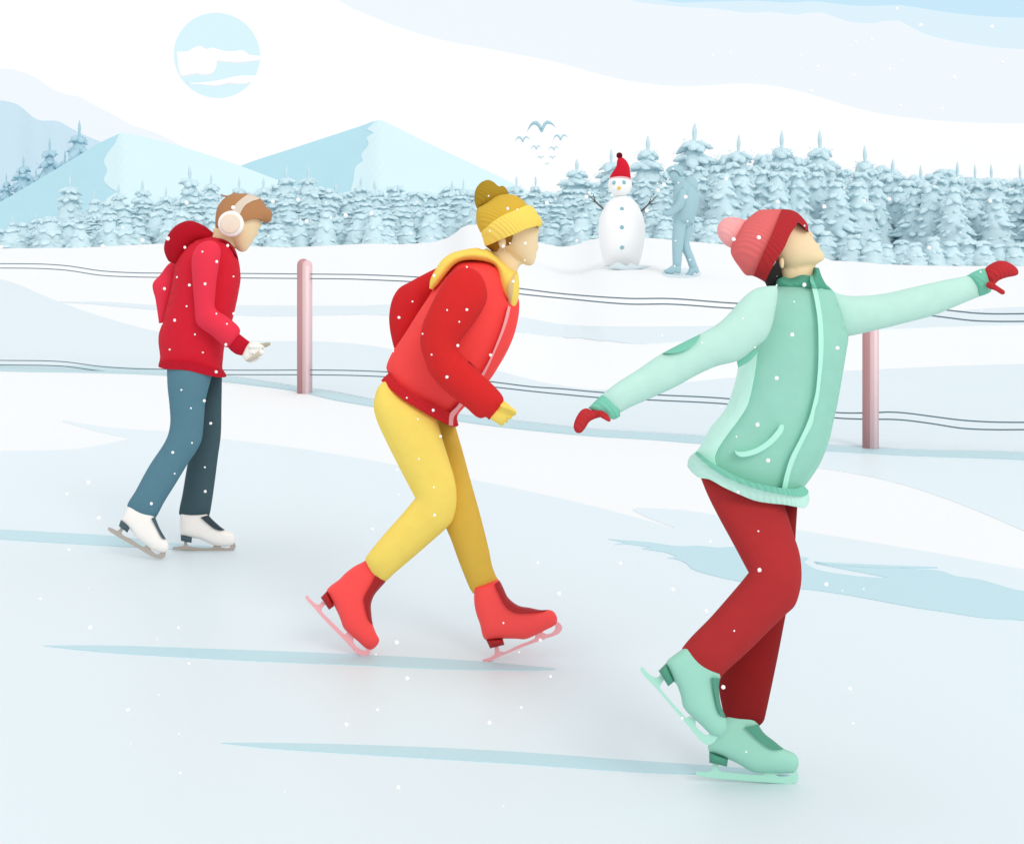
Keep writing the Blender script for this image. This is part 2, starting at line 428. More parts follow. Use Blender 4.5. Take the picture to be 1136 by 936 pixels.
sheet('snow_hollow_or_shadow', bb, ICE, .012, 'snow', 4)
streak = [(675, 599), (720, 602.5), (752, 607), (775, 606.5), (797, 608.5), (815, 607.5), (850, 610), (885, 618), (897, 620), (891, 624.5), (907, 633), (940, 639), (974, 642), (985, 641.5), (940, 633), (905, 626), (955, 628), (1006, 632), (1042, 634), (1060, 640), (1087, 644), (1136, 657), (1400, 690), (1400, 728), (1136, 689.5), (1092, 686.5), (1050, 680), (1016, 675), (940, 661), (889, 654), (850, 652), (821, 646), (790, 639), (768, 632), (762, 626), (750, 621), (740, 620), (752, 619), (740, 614), (728, 612), (712, 609.5), (724, 608.5), (696, 604.5), (681, 605), (694, 602.5)]
sheet('ice_streak', streak, BLUE, .006, 'ice', 4)
sheet('ice_streak', [(903, 624.5), (930, 626.3), (965, 628), (1040, 631), (985, 631.5), (940, 629.5), (915, 627.5)], BLUE, .009, 'ice', 3)
sheet('skater_shadow', [(48, 717.5), (120, 717.5), (246, 721.5), (340, 725), (431, 729), (530, 735), (616, 742.7), (616, 743.7), (591, 744.8), (524, 744), (450, 741.5), (370, 738), (280, 734), (185, 729), (110, 724)], BLUE, .006, 'ice', 4)  # middle skater's cast shadow, painted as a blue sheet on the ice
sheet('skater_shadow', [(245, 825.5), (320, 826), (431, 829), (560, 835), (700, 845), (772, 850), (800, 852), (877, 858), (876, 861.5), (777, 860), (700, 857), (560, 847.5), (370, 836), (300, 831)], BLUE, .006, 'ice', 4)  # right skater's cast shadow, also a painted blue sheet
sheet('skater_shadow', [(-260, 573), (0, 588.3), (60, 591.5), (127, 595.7), (187, 603), (235, 607.3), (233, 609.5), (190, 610), (152, 608), (60, 602.8), (0, 599), (-260, 584)], BLUE, .006, 'ice', 4)  # left skater's cast shadow, also a painted blue sheet
sheet('snow_hollow_or_shadow', [(756.2 + 22 * math.cos(a), 303.5 + 5.5 * math.sin(a)) for a in [i * math.pi / 8 for i in range(16)]], (226, 240, 245), .006, 'snow', 2.5)  # shadow at the far figure's feet, painted as a pale blue ellipse

# ================================================================== mountains, hill, clouds, sun
def ridge(name, top, base, Y0, slope, cols, split=None, step=7, rough=1.0, kind='rock', gain=1.0):
    """solid ridge: its skyline at distance Y0, both flanks sloping down and away"""
    out = top + [(top[-1][0], base), (top[0][0], base)]
    P = np.array(out, float)
    P = np.concatenate([smoothed(top, step * .6, False), np.array([(x, base) for x in np.arange(top[-1][0], top[0][0], -step)] + [(top[0][0], base)], float)])
    topc = smoothed(top, step * .6, False)
    tx = lambda x: float(np.interp(x, topc[:, 0], topc[:, 1]))
    V, Fc = mesh2d([P] , step, ring=False)
    if split is not None:   # cut out the sunlit side, painted in the paler colour
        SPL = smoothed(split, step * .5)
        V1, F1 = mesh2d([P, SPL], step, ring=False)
    v, f, mi = [], [], []
    def put(V, Fc, sg, m, push):
        n0 = len(v)
        for x, y in V:
            d = max(0, y - tx(x)); nz = (noise.noise(Vector((x * .03, y * .05, Y0))) * .5) * min(1, d / 25) * rough
            Y = Y0 + sg * (d * slope + nz * 8 * slope * .4 + push) * Y0 / F
            v.append(W(x, y, Y))
        for t in Fc: f.append(tuple(int(i) + n0 for i in t)); mi.append(m)
    put(V, Fc, -1, 0, 0); put(V, Fc, 1, 0, 0)
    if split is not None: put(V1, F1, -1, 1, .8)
    base_pt = ((P[:, 0].mean() - CX) / F * Y0, Y0, -2.2)
    o = mk(name, (v, f), [mat(c, kind, gain * .95) for c in cols], base=base_pt, smooth=False, kind='structure')
    for p, m in zip(o.data.polygons, mi): p.material_index = m
    return o
DKM, LTM = (190, 232, 244), (222, 248, 254)  # shaded and sunlit mountain sides, light put into two colours
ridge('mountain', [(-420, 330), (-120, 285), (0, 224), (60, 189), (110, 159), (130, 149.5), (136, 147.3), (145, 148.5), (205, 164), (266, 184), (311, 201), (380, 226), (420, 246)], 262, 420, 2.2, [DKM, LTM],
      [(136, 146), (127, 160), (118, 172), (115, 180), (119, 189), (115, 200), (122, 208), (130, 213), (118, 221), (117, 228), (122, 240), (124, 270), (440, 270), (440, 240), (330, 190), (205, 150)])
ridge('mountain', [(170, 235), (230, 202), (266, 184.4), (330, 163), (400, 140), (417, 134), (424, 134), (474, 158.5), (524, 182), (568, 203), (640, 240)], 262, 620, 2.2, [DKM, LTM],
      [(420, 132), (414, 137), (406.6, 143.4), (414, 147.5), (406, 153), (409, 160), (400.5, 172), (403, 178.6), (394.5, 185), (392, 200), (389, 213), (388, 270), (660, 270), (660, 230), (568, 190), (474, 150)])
ridge('hill', [(-1500, 258), (-1100, 225), (-700, 160), (-420, 135), (-200, 108), (-60, 104), (0, 111.5), (19, 116), (42, 133), (64, 134.6), (80, 143), (96, 151), (114, 158.7), (160, 190), (220, 235)], 262, 760, 2.0, [(204, 229, 243)], kind='rock')

def cloud(label, outline, rgb, Y, thick=14, struct=True):
    hl = Hull(outline, Y, .5, thick, step=9)
    v, f = hl.geo()
    c = hl.V.mean(0)
    return mk('cloud', (v, f), mat(rgb, 'plain', .97), base=W(c[0], c[1], Y), kind='structure')

def emis(rgb, s=1.0):
    m = bpy.data.materials.new('sun_glow'); m.use_nodes = True; n = m.node_tree; n.nodes.clear()
    e = n.nodes.new('ShaderNodeEmission'); o = n.nodes.new('ShaderNodeOutputMaterial')
    g = 2 ** S.view_settings.exposure
    e.inputs[0].default_value = [lin(c) / g for c in rgb] + [1]; e.inputs[1].default_value = s
    n.links.new(e.outputs[0], o.inputs[0]); return m
sx, sy, sY = 241, 62, 3000
c = W(sx, sy, sY)
sv = sphere(c, 47 / F * sY, 48, 24)
mk('pale_sun', sv, emis((221, 247, 254)), base=c, label='pale blue winter sun disc high over the left mountain', category='sun')
cw = [( [(611, 180), (650, 178), (675, 164), (692, 161), (715, 171), (735, 166), (770, 176), (805, 179), (840, 176), (862, 190), (900, 196), (905, 208), (870, 214), (820, 219), (752, 214), (748, 235), (735, 255), (715, 262), (680, 258), (655, 262), (628, 267), (620, 255)], 1),
      ( [(648, 288), (700, 286), (760, 278), (810, 266), (850, 262), (890, 264), (885, 275), (865, 288), (830, 293), (790, 290), (745, 299), (700, 293), (655, 291)], 1)]
for pts, _ in cw:
    hl = Hull(T(0, 0, 3.12, pts), 2600, .5, 8, step=1.6); cc = hl.V.mean(0)
    mk('cloud', hl.geo(), mat((255, 255, 255), 'plain', 1.06), base=W(cc[0], cc[1], 2600), kind='structure')

# ================================================================== trees
random.seed(11)
FROST = mat((205, 229, 236), 'frost', 1.13); FROST2 = mat((176, 210, 224), 'frost', 1.08); BARK = mat((150, 176, 186), 'wood')
def crown_mesh(name, seed, leader=True, tiers=10, width=.36, m=FROST, fat=1.0, core=.67):
    rnd = random.Random(seed); v, f = [], []
    def blob(a, b, r0, fl=.42):
        a = Vector(a); b = Vector(b); d = b - a; L = d.length; d.normalize(); s = Vector((-d.y, d.x, 0)).normalized(); u = d.cross(s)
        n0 = len(v); K = 5; R = 7
        for i in range(K + 1):
            t = i / K; rr = r0 * (math.sin(math.pi * min(1, t * .85 + .12)) ** .7) * rnd.uniform(.8, 1.15)
            c_ = a + d * L * t - Vector((0, 0, 1)) * r0 * .5 * t * t
            for j in range(R):
                q = 2 * math.pi * j / R
                v.append(tuple(c_ + (s * math.cos(q) + u * math.sin(q) * fl) * rr * rnd.uniform(.85, 1.15)))
        for i in range(K):
            for j in range(R): f.append((n0+i*R+j, n0+i*R+(j+1)%R, n0+(i+1)*R+(j+1)%R, n0+(i+1)*R+j))
        f.append(tuple(range(n0, n0+R))[::-1]); f.append(tuple(range(n0+K*R, n0+K*R+R)))
        for _ in range(16):   # needle sprays
            t = rnd.uniform(.1, 1); q = rnd.uniform(0, 6.28); p = a + d * L * t + (s * math.cos(q) + u * math.sin(q) * fl) * r0 * rnd.uniform(.6, 1.1)
            w = r0 * rnd.uniform(.1, .24); e = Vector((rnd.uniform(-1, 1), rnd.uniform(-1, 1), rnd.uniform(-.8, .5))).normalized()
            g = e.cross(Vector((rnd.random(), rnd.random(), rnd.random()))).normalized()
            k = len(v); v.extend([tuple(p - g * w * .3), tuple(p + e * w * 1.7), tuple(p + g * w * .3)]); f.append((k, k+1, k+2))
    top = .84 if leader else .97
    n0 = len(v); KK = 14; RR = 14     # dense inner body of the crown
    for i in range(KK + 1):
        t = i / KK; z = top + .01 - (top - .06) * t; R = width * (.12 + core * t ** .75) * (.88 if i % 2 else 1.05) * (1 if i < KK else .5)
        for j in range(RR):
            q = 2 * math.pi * j / RR; v.append((R * math.cos(q) * rnd.uniform(.88, 1.1), R * math.sin(q) * rnd.uniform(.88, 1.1), z + rnd.uniform(-.012, .012)))
    for i in range(KK):
        for j in range(RR): f.append((n0+i*RR+j, n0+i*RR+(j+1)%RR, n0+(i+1)*RR+(j+1)%RR, n0+(i+1)*RR+j))
    f.append(tuple(range(n0, n0+RR)))
    for ti in range(tiers):
        t = ti / (tiers - 1); z = top - (top - .1) * t ** .92; R = width * (.40 + .60 * t ** .7) * rnd.uniform(.82, 1.12)
        n = rnd.randint(6, 8) + int(t * 3)
        for k in range(n):
            q = 2 * math.pi * (k + rnd.uniform(-.3, .3)) / n; r = R * rnd.uniform(.72, 1.12)
            blob((0, 0, z), (math.cos(q) * r, math.sin(q) * r, z - r * rnd.uniform(-.12, .22)), fat * (.066 + .05 * t) * rnd.uniform(.85, 1.2))
        pass
    if leader:
        n0 = len(v); prof = [(.80, .030), (.85, .017), (.88, .016), (.92, .022), (.95, .018), (.98, .009), (1.0, .001)]
        bx = rnd.uniform(-.012, .012)
        for z, r in prof:
            for j in range(6): v.append((bx * (z - .8) * 5 + r * math.cos(j * math.pi / 3), r * math.sin(j * math.pi / 3), z))
        for i in range(len(prof) - 1):
            for j in range(6): f.append((n0+i*6+j, n0+i*6+(j+1)%6, n0+(i+1)*6+(j+1)%6, n0+(i+1)*6+j))
    me = bpy.data.meshes.new(name); me.from_pydata(v, [], f); me.materials.append(m); me.shade_smooth(); return me
def trunk_mesh(): 
    v, f = tube([(0, 0, -.08), (0, 0, .3), (0.005, 0, .82)], [.03, .022, .006], 8)
    me = bpy.data.meshes.new('trunk'); me.from_pydata(v, [], f); me.materials.append(BARK); me.shade_smooth(); return me
TALL = [crown_mesh('crown', s) for s in (1, 2, 3, 4)]
SHORT = [crown_mesh('crown', s, leader=False, tiers=9, width=.42) for s in (21, 22, 23)]
TALLB = [crown_mesh('crown', s, m=FROST2) for s in (31, 32)]
BUSH = [crown_mesh('crown', s, leader=False, tiers=5, width=.5, fat=1.6, core=.74) for s in (41, 42, 43)]
TRK = trunk_mesh()
def tree(name, px, tip, Y, wpx, meshes, label, group, zbase=None):
    z0 = gz((px - CX) / F * Y, Y) if zbase is None else zbase
    ztop = CH - (tip - HY) / F * Y; H = ztop - z0
    o = empty(name, ((px - CX) / F * Y, Y, z0), label=label, category='tree', group=group)
    me = random.choice(meshes); wx = wpx * Y / F / (2 * .36)
    for nm, d in (('trunk', TRK), ('crown', me)):
        c_ = bpy.data.objects.new(nm, d); COL.objects.link(c_); c_.parent = o
        c_.scale = (wx, wx, H) if nm == 'crown' else (min(wx, H), min(wx, H), H)
    o.rotation_euler.z = random.uniform(0, 6.28)
    return o
GT = 'frosted spruces along the far edge of the snow field'
tall = [  # px, tip, width px, words
 (14, 240, 22, 'small pale spruce at the far left edge of the tree line'), (40, 236, 26, 'low pale spruce just right of the leftmost small spruce'),
 (78, 195, 44, 'tall thin-topped pale spruce below the left mountain\'s blue flank'), (104, 211, 34, 'pale spruce between the tall thin-topped one and the notch of snow'),
 (131, 204, 38, 'pale spruce whose bare leader stands under the left mountain\'s snow line'), (158, 199, 44, 'pale spruce left of the hooded skater, tallest leader before his hood'),
 (184, 207, 36, 'pale spruce with a short leader above the dark red hood'), (211, 184, 50, 'pale spruce with broad shelves just left of the skater in earmuffs'),
 (234, 192, 36, 'pale spruce directly behind the brown hair of the left skater'), (265, 196, 40, 'pale spruce rising above the white headband of the earmuffs'),
 (292, 196, 38, 'pale spruce just right of the brown hair of the left skater'), (317, 184, 50, 'pale spruce where the two mountains meet, left of a twin'),
 (342, 184, 46, 'pale spruce at the foot of the right mountain\'s blue flank, right of a twin'), (372, 203, 46, 'bushy pale spruce in front of the right mountain\'s blue flank'),
 (400, 196, 38, 'pale spruce standing below the right mountain\'s peak'), (416, 199, 46, 'broad pale spruce just right of the one under the mountain\'s peak'),
 (442, 204, 44, 'rounded pale spruce midway between the two left skaters\' heads'), (501, 200, 40, 'pale spruce just left of the mustard pompom'),
 (514, 197, 30, 'narrow pale spruce half hidden by the mustard pompom'), (573, 195, 30, 'small pointed pale spruce just right of the mustard hat, left of its twin'),
 (594, 195, 30, 'small pointed pale spruce under the flock of birds, right of its twin'), (640, 176, 60, 'pale spruce with long low shelves left of the snowman'),
 (678, 165, 48, 'pale spruce whose leader stands beside the snowman\'s red hat'), (719, 150, 62, 'tall pale spruce between the snowman and the far figure'),
 (770, 136, 72, 'tallest pale spruce, right above the far pale figure'), (819, 149, 58, 'pale spruce with its leader above the pink pompom'),
 (867, 144, 62, 'tall pale spruce above the leaning skater\'s red hat, left of two equals'), (910, 144, 66, 'tall pale spruce above the leaning skater\'s face, right of two equals'),
 (960, 161, 60, 'pale spruce at the right shoulder of the highest trees'), (990, 176, 60, 'bushy pale spruce over the outstretched mint sleeve'),
 (1022, 183, 50, 'pale spruce with a slanting top bough above the mint sleeve'), (1062, 179, 46, 'pointed pale spruce above the mint cuff on the right'),
 (1082, 182, 40, 'pale spruce with an upturned bough left of the raised mitten'), (1100, 182, 42, 'pale spruce directly above the raised red mitten'),
 (1132, 182, 44, 'pale spruce cut by the right edge of the view'), (1165, 190, 50, 'pale spruce beyond the right edge')]
for px, tip, w, lab in tall:
    tree('spruce_tree', px, tip, random.uniform(56, 66), w * 1.3, TALL, lab, GT)
MASS = [(-300, 240), (0, 254), (15, 250), (40, 243), (60, 236), (95, 236), (125, 222), (190, 222), (220, 212), (260, 212), (300, 212), (315, 203), (345, 205), (365, 210), (385, 212), (430, 206), (450, 210), (472, 215), (500, 206), (560, 208), (605, 209), (640, 199), (690, 199), (700, 187), (740, 187), (765, 176), (800, 170), (850, 172), (905, 172), (935, 188), (955, 178), (985, 180), (1005, 192), (1040, 188), (1062, 190), (1080, 198), (1100, 197), (1120, 203), (1136, 198), (1400, 200)]
for row, (Y, sp, dy) in enumerate(((49, 17, 18), (54, 15, 8), (69, 15, 0))):
    x = -260 + row * 5
    while x < 1380:
        tip = interp(MASS, x) + dy + random.uniform(-3, 5)
        tree('young_spruce', x + random.uniform(-4, 4), tip, Y + random.uniform(-1.5, 1.5), random.uniform(46, 62), SHORT, 'low bushy pale spruce packed into the frosted tree line', 'low bushy spruces filling the tree line')
        x += sp * random.uniform(.85, 1.15) * 1.25
for px, tip, w, lab in [(7, 192, 26, 'small slate-blue spruce low on the left mountain\'s ridge'), (26, 172, 42, 'slate-blue spruce second from the bottom of the left ridge'), (55, 152, 48, 'slate-blue spruce with three shelves midway up the left ridge'), (88, 133, 56, 'tallest slate-blue spruce, highest up the left mountain\'s ridge'), (72, 166, 40, 'low slate-blue spruce between the two highest on the left ridge'), (40, 186, 34, 'low slate-blue spruce beside the one second from the bottom'), (-25, 205, 40, 'slate-blue spruce beyond the left edge')]:
    tree('spruce_tree', px, tip, 440 + random.uniform(0, 25), w, TALLB, lab, 'slate-blue spruces climbing behind the left mountain', zbase=-2.2 + 0)

x = -260
while x < 1380:
    tree('young_spruce', x + random.uniform(-4, 4), interp(SKY, x) - random.uniform(22, 38), 46 + random.uniform(-1.5, 1.5), random.uniform(30, 40), BUSH, 'low bushy pale spruce packed into the frosted tree line', 'low bushy spruces filling the tree line', zbase=interp(CR, (x - CX) / F * 46 * YC / 46) - .55)
    x += random.uniform(14, 20)
# ================================================================== birds
def bird(px, py, span, label):
    Y = min(320, 1.25 * F / span); c_ = W(px, py, Y); k = span / 33
    wing = [(-16.5, 5), (-14, -1), (-10, -5.5), (-5, -6), (-1, -2), (0, 0), (2, -4), (6, -7), (11, -5), (16.5, 1), (11, -2.5), (6, -3), (3, 1), (1, 5), (-1.2, 5.2), (-5, -1), (-9, -2.5), (-13, 0.5)]
    hl = Hull([(px + a * k, py + b * k * 1.1) for a, b in wing], Y, .8, step=max(.12, .5 * k))
    v, f = hl.geo()
    bd = tube([(c_[0], Y - .16, c_[2] - .05), (c_[0], Y - .1, c_[2] - .03), (c_[0], Y + .05, c_[2] - .05), (c_[0], Y + .2, c_[2] - .06)], [.01, .045, .05, .01], 10)
    # wings sweep back from the shoulders
    v = [(x, y + abs(x - c_[0]) * .3, z) for x, y, z in v]
    mk('bird', join((v, f), bd), mat((176, 209, 220), 'fabric', .92), base=c_, label=label, category='bird', group='flock of birds over the trees')
for px, py, sp, lab in [(601, 141, 33, 'largest grey-blue bird gliding at the top of the flock'), (580, 155, 18, 'grey-blue bird left of and below the largest bird'), (622, 153, 18, 'grey-blue bird right of and below the largest bird'), (595, 164, 12.5, 'small bird in the third row of the flock, on the left'), (614.5, 165, 12, 'small bird in the third row of the flock, on the right'), (600, 175, 9, 'tiny bird in the fourth row of the flock, on the left'), (613, 175, 8.5, 'tiny bird in the fourth row of the flock, on the right'), (607, 182, 6.5, 'tiniest bird, alone at the bottom of the flock')]:
    bird(px, py, sp, lab)

# ================================================================== fence
fx0 = 338; fb = W(fx0, 436, fence_depth(fx0)); fence = empty('wire_fence', (fb[0], fb[1], 0), label='wire fence on pink wooden posts running along the back of the rink', category='fence')
def post(px, toppy, wpx, Yo=0):
    Y = fence_depth(px); X = (px - CX) / F * Y; zt = CH - (toppy - HY) / F * Y; r = wpx / 2 / F * Y
    prof = lambda rr, x0, y0, z1: tube([(x0, y0, -.06), (x0, y0, z1 - rr), (x0, y0, z1 - rr * .5), (x0, y0, z1 - rr * .13), (x0, y0, z1)], [rr, rr, rr * .87, rr * .5, rr * .05], 24)
    p = mk('post', prof(r * .78, X - r * .22, Y, zt), mat((200, 150, 151), 'wood'), fence)
    q = mk('post_facing', prof(r * .66, X + r * .34, Y - r * .45, zt - .012), mat((230, 194, 196), 'wood', 1.1), p)
    mk('stripe', prof(r * .3, X + r * .42, Y - r * .86, zt - .05), mat((242, 216, 218), 'wood', 1.1), q)
for px, ty, w in ((338.3, 287, 17.5), (965.3, 330, 17), (-300, 270, 16), (1560, 340, 18)): post(px, ty, w)
def wire(pts):
    s = smoothed(pts, 10, False)
    mk('wire', tube([W(x, y, fence_depth(x)) for x, y in s],   .0048, 6), mat((92, 116, 130), 'metal'), fence)
wire([(-300, 288), (-150, 291), (0, 292.6), (45, 293), (75, 295), (112, 300.5), (150, 302.7), (185, 303), (275, 303.5), (384, 304.5), (400, 304.7), (464, 307.5), (520, 313), (576, 320), (625, 326), (695, 331), (745, 331.3), (817, 336.5), (935, 340), (1000, 341), (1053, 344.3), (1077, 347), (1102, 348.2), (1136, 348), (1300, 346), (1560, 349)])
wire([(-300, 293), (-150, 296), (0, 297.4), (45, 298), (75, 300), (112, 305.5), (150, 307.3), (185, 307.8), (275, 308.5), (384, 309.5), (400, 310), (464, 313), (520, 318), (576, 326), (625, 331), (695, 337.3), (745, 337.5), (813, 342), (935, 346), (1000, 347), (1036, 350.5), (1077, 355.5), (1102, 356.5), (1136, 356.5), (1300, 354), (1560, 356)])
wire([(-300, 392), (-100, 398), (0, 399.7), (67, 401), (112, 406.5), (150, 409), (183, 409.6), (258, 410.6), (370, 410.6), (429, 412.5), (480, 416), (542, 423), (590, 429), (620, 431), (671, 435.5), (729, 438), (811, 442.5), (870, 451), (927, 457.5), (962, 458), (985, 457), (1004, 458), (1035, 462), (1067, 466), (1100, 468), (1136, 468.4), (1300, 468), (1560, 474)])
wire([(-300, 397), (-100, 403), (0, 404.8), (67, 406), (112, 411.5), (150, 414), (183, 414.8), (258, 415.6), (370, 416), (429, 418), (480, 422), (542, 428.6), (590, 434), (620, 437), (671, 441.5), (729, 444), (811, 448.5), (870, 457), (927, 463.5), (962, 465), (985, 465), (1004, 466), (1035, 470), (1067, 475), (1100, 476.5), (1136, 476.5), (1300, 477), (1560, 483)])

# ================================================================== snowman
YS = 24.0
def gy(px, py, lo_=15, hi_=39):   # depth where terrain stands under a pixel
    return hit(px, py)[1]
YS = gy(690, 297); sb = W(690, 297, YS)
sm_ = empty('snowman', (sb[0], sb[1], gz(sb[0], sb[1])), label='white snowman with red hat, twig arms and blue buttons on the snow', category='snowman')
SW = mat((255, 255, 255), 'snow', 1.03)
body = Hull(L5([(385, 368), (440, 385), (490, 440), (520, 520), (527, 580), (522, 650), (505, 740), (485, 800), (385, 812), (278, 800), (262, 740), (247, 650), (242, 570), (255, 490), (290, 420), (330, 385)]), YS, 1.25)
headh = Hull(L5([(373 + 73 * math.cos(i * math.pi / 12), 303 + 73 * math.sin(i * math.pi / 12)) for i in range(24)]), YS, 1.35)
mk('body', body.geo(), SW, sm_)
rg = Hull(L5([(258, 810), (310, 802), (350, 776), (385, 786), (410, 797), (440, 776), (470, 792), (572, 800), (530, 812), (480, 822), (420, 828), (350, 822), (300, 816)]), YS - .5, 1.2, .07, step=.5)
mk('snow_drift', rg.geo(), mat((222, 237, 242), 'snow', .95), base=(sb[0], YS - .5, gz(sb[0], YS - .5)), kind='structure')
mk('head', headh.geo(), SW, sm_)
DOT = mat((152, 196, 206), 'plain')
def dot(hull, x, y, r, rgb_m, name, sc=.5):
    p = L5([(x, y)])[0]; Y = YS - hull.hat(*p) ; rr = r / 5.506 / F * YS
    mk(name, sphere(W(p[0], p[1], Y), rr, sc=(1, sc, 1)), rgb_m, sm_)
for x, y in ((338, 291), (397, 289)): dot(headh, x, y, 13, DOT, 'eye')
for x, y in ((385, 451), (385, 563), (386, 685)): dot(body, x, y, 13, DOT, 'button')
dot(headh, 368, 323, 11, mat((255, 208, 96), 'plain'), 'nose', 2.2)
hh = Hull(L5([(308, 270), (314, 250), (325, 230), (342, 205), (352, 185), (356, 155), (366, 138), (385, 136), (408, 152), (428, 185), (436, 230), (441, 285), (400, 278), (345, 278)]), YS, 1.55)
hat_ = mk('hat', hh.geo(), mat((204, 30, 50), 'knit'), sm_)
mk('hat_brim', region(hh, L5([(300, 276), (310, 264), (345, 254), (390, 252), (430, 262), (452, 288), (441, 286), (420, 276), (390, 268), (345, 269), (312, 277)]), .03), mat((251, 196, 202), 'knit'), hat_)
mk('pompom', sphere(W(*L5([(370, 125)])[0], YS), 19 / 5.506 / F * YS, 16, 10, rough=.08), mat((96, 14, 26), 'knit'), hat_)
TW = mat((96, 88, 80), 'wood')
def twig(segs):
    ps = []
    for pts in segs:
        ps.append(tube([W(*L5([(x, y)])[0], YS + dy) for x, y, dy, r in pts], [1.35 * r / 5.506 / F * YS for *_, r in pts], 8))
    mk('arm', join(*ps), TW, sm_)
twig([[(290, 466, 0, 4.2), (245, 428, -.02, 3.6), (222, 405, -.04, 3)], [(230, 412, -.03, 2.8), (200, 385, -.06, 2.2), (176, 358, -.08, 1)], [(224, 406, -.03, 2.6), (214, 380, 0, 2), (210, 356, .03, 1)], [(226, 409, -.03, 2.4), (207, 404, -.05, 1.8), (188, 400, -.08, .8)]])
twig([[(488, 476, 0, 4.2), (530, 440, -.02, 3.6), (555, 415, -.04, 3)], [(550, 420, -.03, 2.8), (560, 392, 0, 2), (566, 368, .03, 1)], [(553, 416, -.03, 2.6), (580, 392, -.05, 2.2), (602, 366, -.08, 1)], [(545, 424, -.03, 2.4), (570, 419, -.05, 1.8), (594, 418, -.08, .8)]])

# ================================================================== people
def person(base, parts, skin, label, group, voxel=.006):
    o = mk('person', fuse(join(*parts), voxel, 3), mat(skin, 'skin'), base=base, label=label, category='person', **({'group': group} if group else {}))
    return o
def shell(outline, D, ratio, cut, m, par, name, maxh=None):
    """garment with an open lower end: the balloon is drawn longer and cut along the hem"""
    h = Hull(outline, D, ratio, maxh); return h, mk(name, region(h, cut, 0.0, sink=.86, step=h.step), m, par)
def skate(par, boot, heel, tongue, blade, D, cboot, cheel, cblade, ctongue=None, boot_h=.052):
    hb = Hull(boot, D, 1.0, boot_h)
    s = mk('ice_skate', hb.geo(), mat(cboot, 'leather'), par)
    hv = Hull(heel, D, 3, .036, smooth=False, minh=.002); mk('heel', hv.geo(), mat(cheel, 'leather'), s, smooth=False)
    mk('tongue', region(hb, tongue, .012, sink=.8), mat(ctongue or cheel, 'leather'), s)
    bl = Hull(blade, D, 3, .0035, minh=.0015, step=.8); mk('blade', bl.geo(), mat(cblade, 'metal'), s, smooth=False)
    return s
def hull_mk(name, outline, D, ratio, m, par, maxh=None, **kw):
    h = Hull(outline, D, ratio, maxh, **kw); o = mk(name, h.geo(), m, par); return h, o

# ---------------------------------------------------------------- skater 1 (left)
D0 = 6.46; DN, DF = 6.36, 6.555
face1 = A([(562, 225), (560, 165), (572, 115), (605, 85), (660, 74), (720, 84), (755, 120), (764, 175), (757, 200), (748, 220), (736, 246), (722, 272), (708, 294), (697, 310), (682, 319), (664, 317), (646, 303), (632, 280), (618, 262), (590, 262)])
neck1 = A([(548, 215), (600, 190), (640, 250), (640, 300), (600, 330), (540, 320), (530, 270), (545, 240)])
def relief(D, nose, lips, brow, k):
    f_ = lambda q, r, sc, dy=0: sphere(W(q[0], q[1], D + dy), r * k * D / F, sc=sc)
    return [f_(nose, 3.4, (1, .8, 1)), f_(lips, 2.6, (1, 1.6, .8)), f_(brow, 4.0, (.9, 2.6, .8))]
HS = [Hull(face1, D0, .98).geo(), Hull(neck1, D0, 1.05).geo()] + relief(D0, A([(738, 238)])[0], A([(716, 272)])[0], A([(750, 200)])[0], .8)
P = [limb([(240, 275, D0, 8), (225, 310, D0, 16), (222, 350, D0, 18), (218, 395, D0, 18), (213, 425, D0, 15)]),
     limb([(232, 285, D0 - .12, 9), (228, 350, D0 - .19, 7), (256, 376, D0 - .205, 5), (268, 385, D0 - .205, 3)]),
     limb([(222, 285, D0 + .12, 9), (180, 318, D0 + .17, 7), (185, 350, D0 + .16, 5)]),
     limb([(205, 415, DN, 17), (207, 470, DN, 12), (170, 540, DN, 9), (160, 568, DN, 6), (175, 592, DN, 5)]),
     limb([(232, 415, DF, 10), (228, 490, DF, 10), (216, 560, DF, 8), (215, 590, DF, 6), (245, 597, DF, 4)])]
p1 = person(W(220, 612, D0)[:2] + (0,), HS + P, (231, 207, 166), 'skater in red hooded jacket, slate trousers and earmuffs gliding with head bowed', 'skaters on the ice rink')
hd = Hull(A([(556, 215), (556, 165), (565, 120), (590, 85), (640, 62), (690, 60), (735, 70), (765, 90), (785, 120), (806, 140), (805, 165), (798, 182), (785, 190), (768, 188), (757, 205), (736, 246), (708, 294), (697, 310), (682, 318), (664, 316), (646, 302), (630, 275), (612, 262), (580, 240)]), D0, 1.02)
hair1 = mk('hair', region(Hull(A([(556, 217), (556, 165), (565, 120), (588, 86), (603, 76), (577, 66), (582, 63), (606, 68), (626, 62), (642, 50), (646, 60), (690, 59), (735, 69), (765, 90), (782, 118), (803, 134), (808, 152), (802, 178), (786, 191), (768, 187), (752, 250), (690, 300), (620, 260), (580, 225)]), D0, 1.06),
      A([(550, 217), (550, 165), (560, 118), (588, 84), (603, 76), (575, 66), (582, 62), (606, 68), (626, 62), (642, 49), (648, 58), (690, 55), (735, 65), (770, 88), (785, 115), (806, 132), (812, 152), (804, 180), (786, 194), (770, 189), (757, 176), (730, 170), (700, 178), (678, 183), (650, 195), (620, 200), (590, 222), (575, 215)]), .006), mat((172, 122, 80), 'hair'), p1)
mf = mk('earmuffs', region(hd, A([(630, 140), (645, 108), (680, 76), (715, 58), (750, 70), (750, 84), (715, 95), (685, 115), (660, 160)]), .012), mat((228, 212, 194), 'plain'), p1)
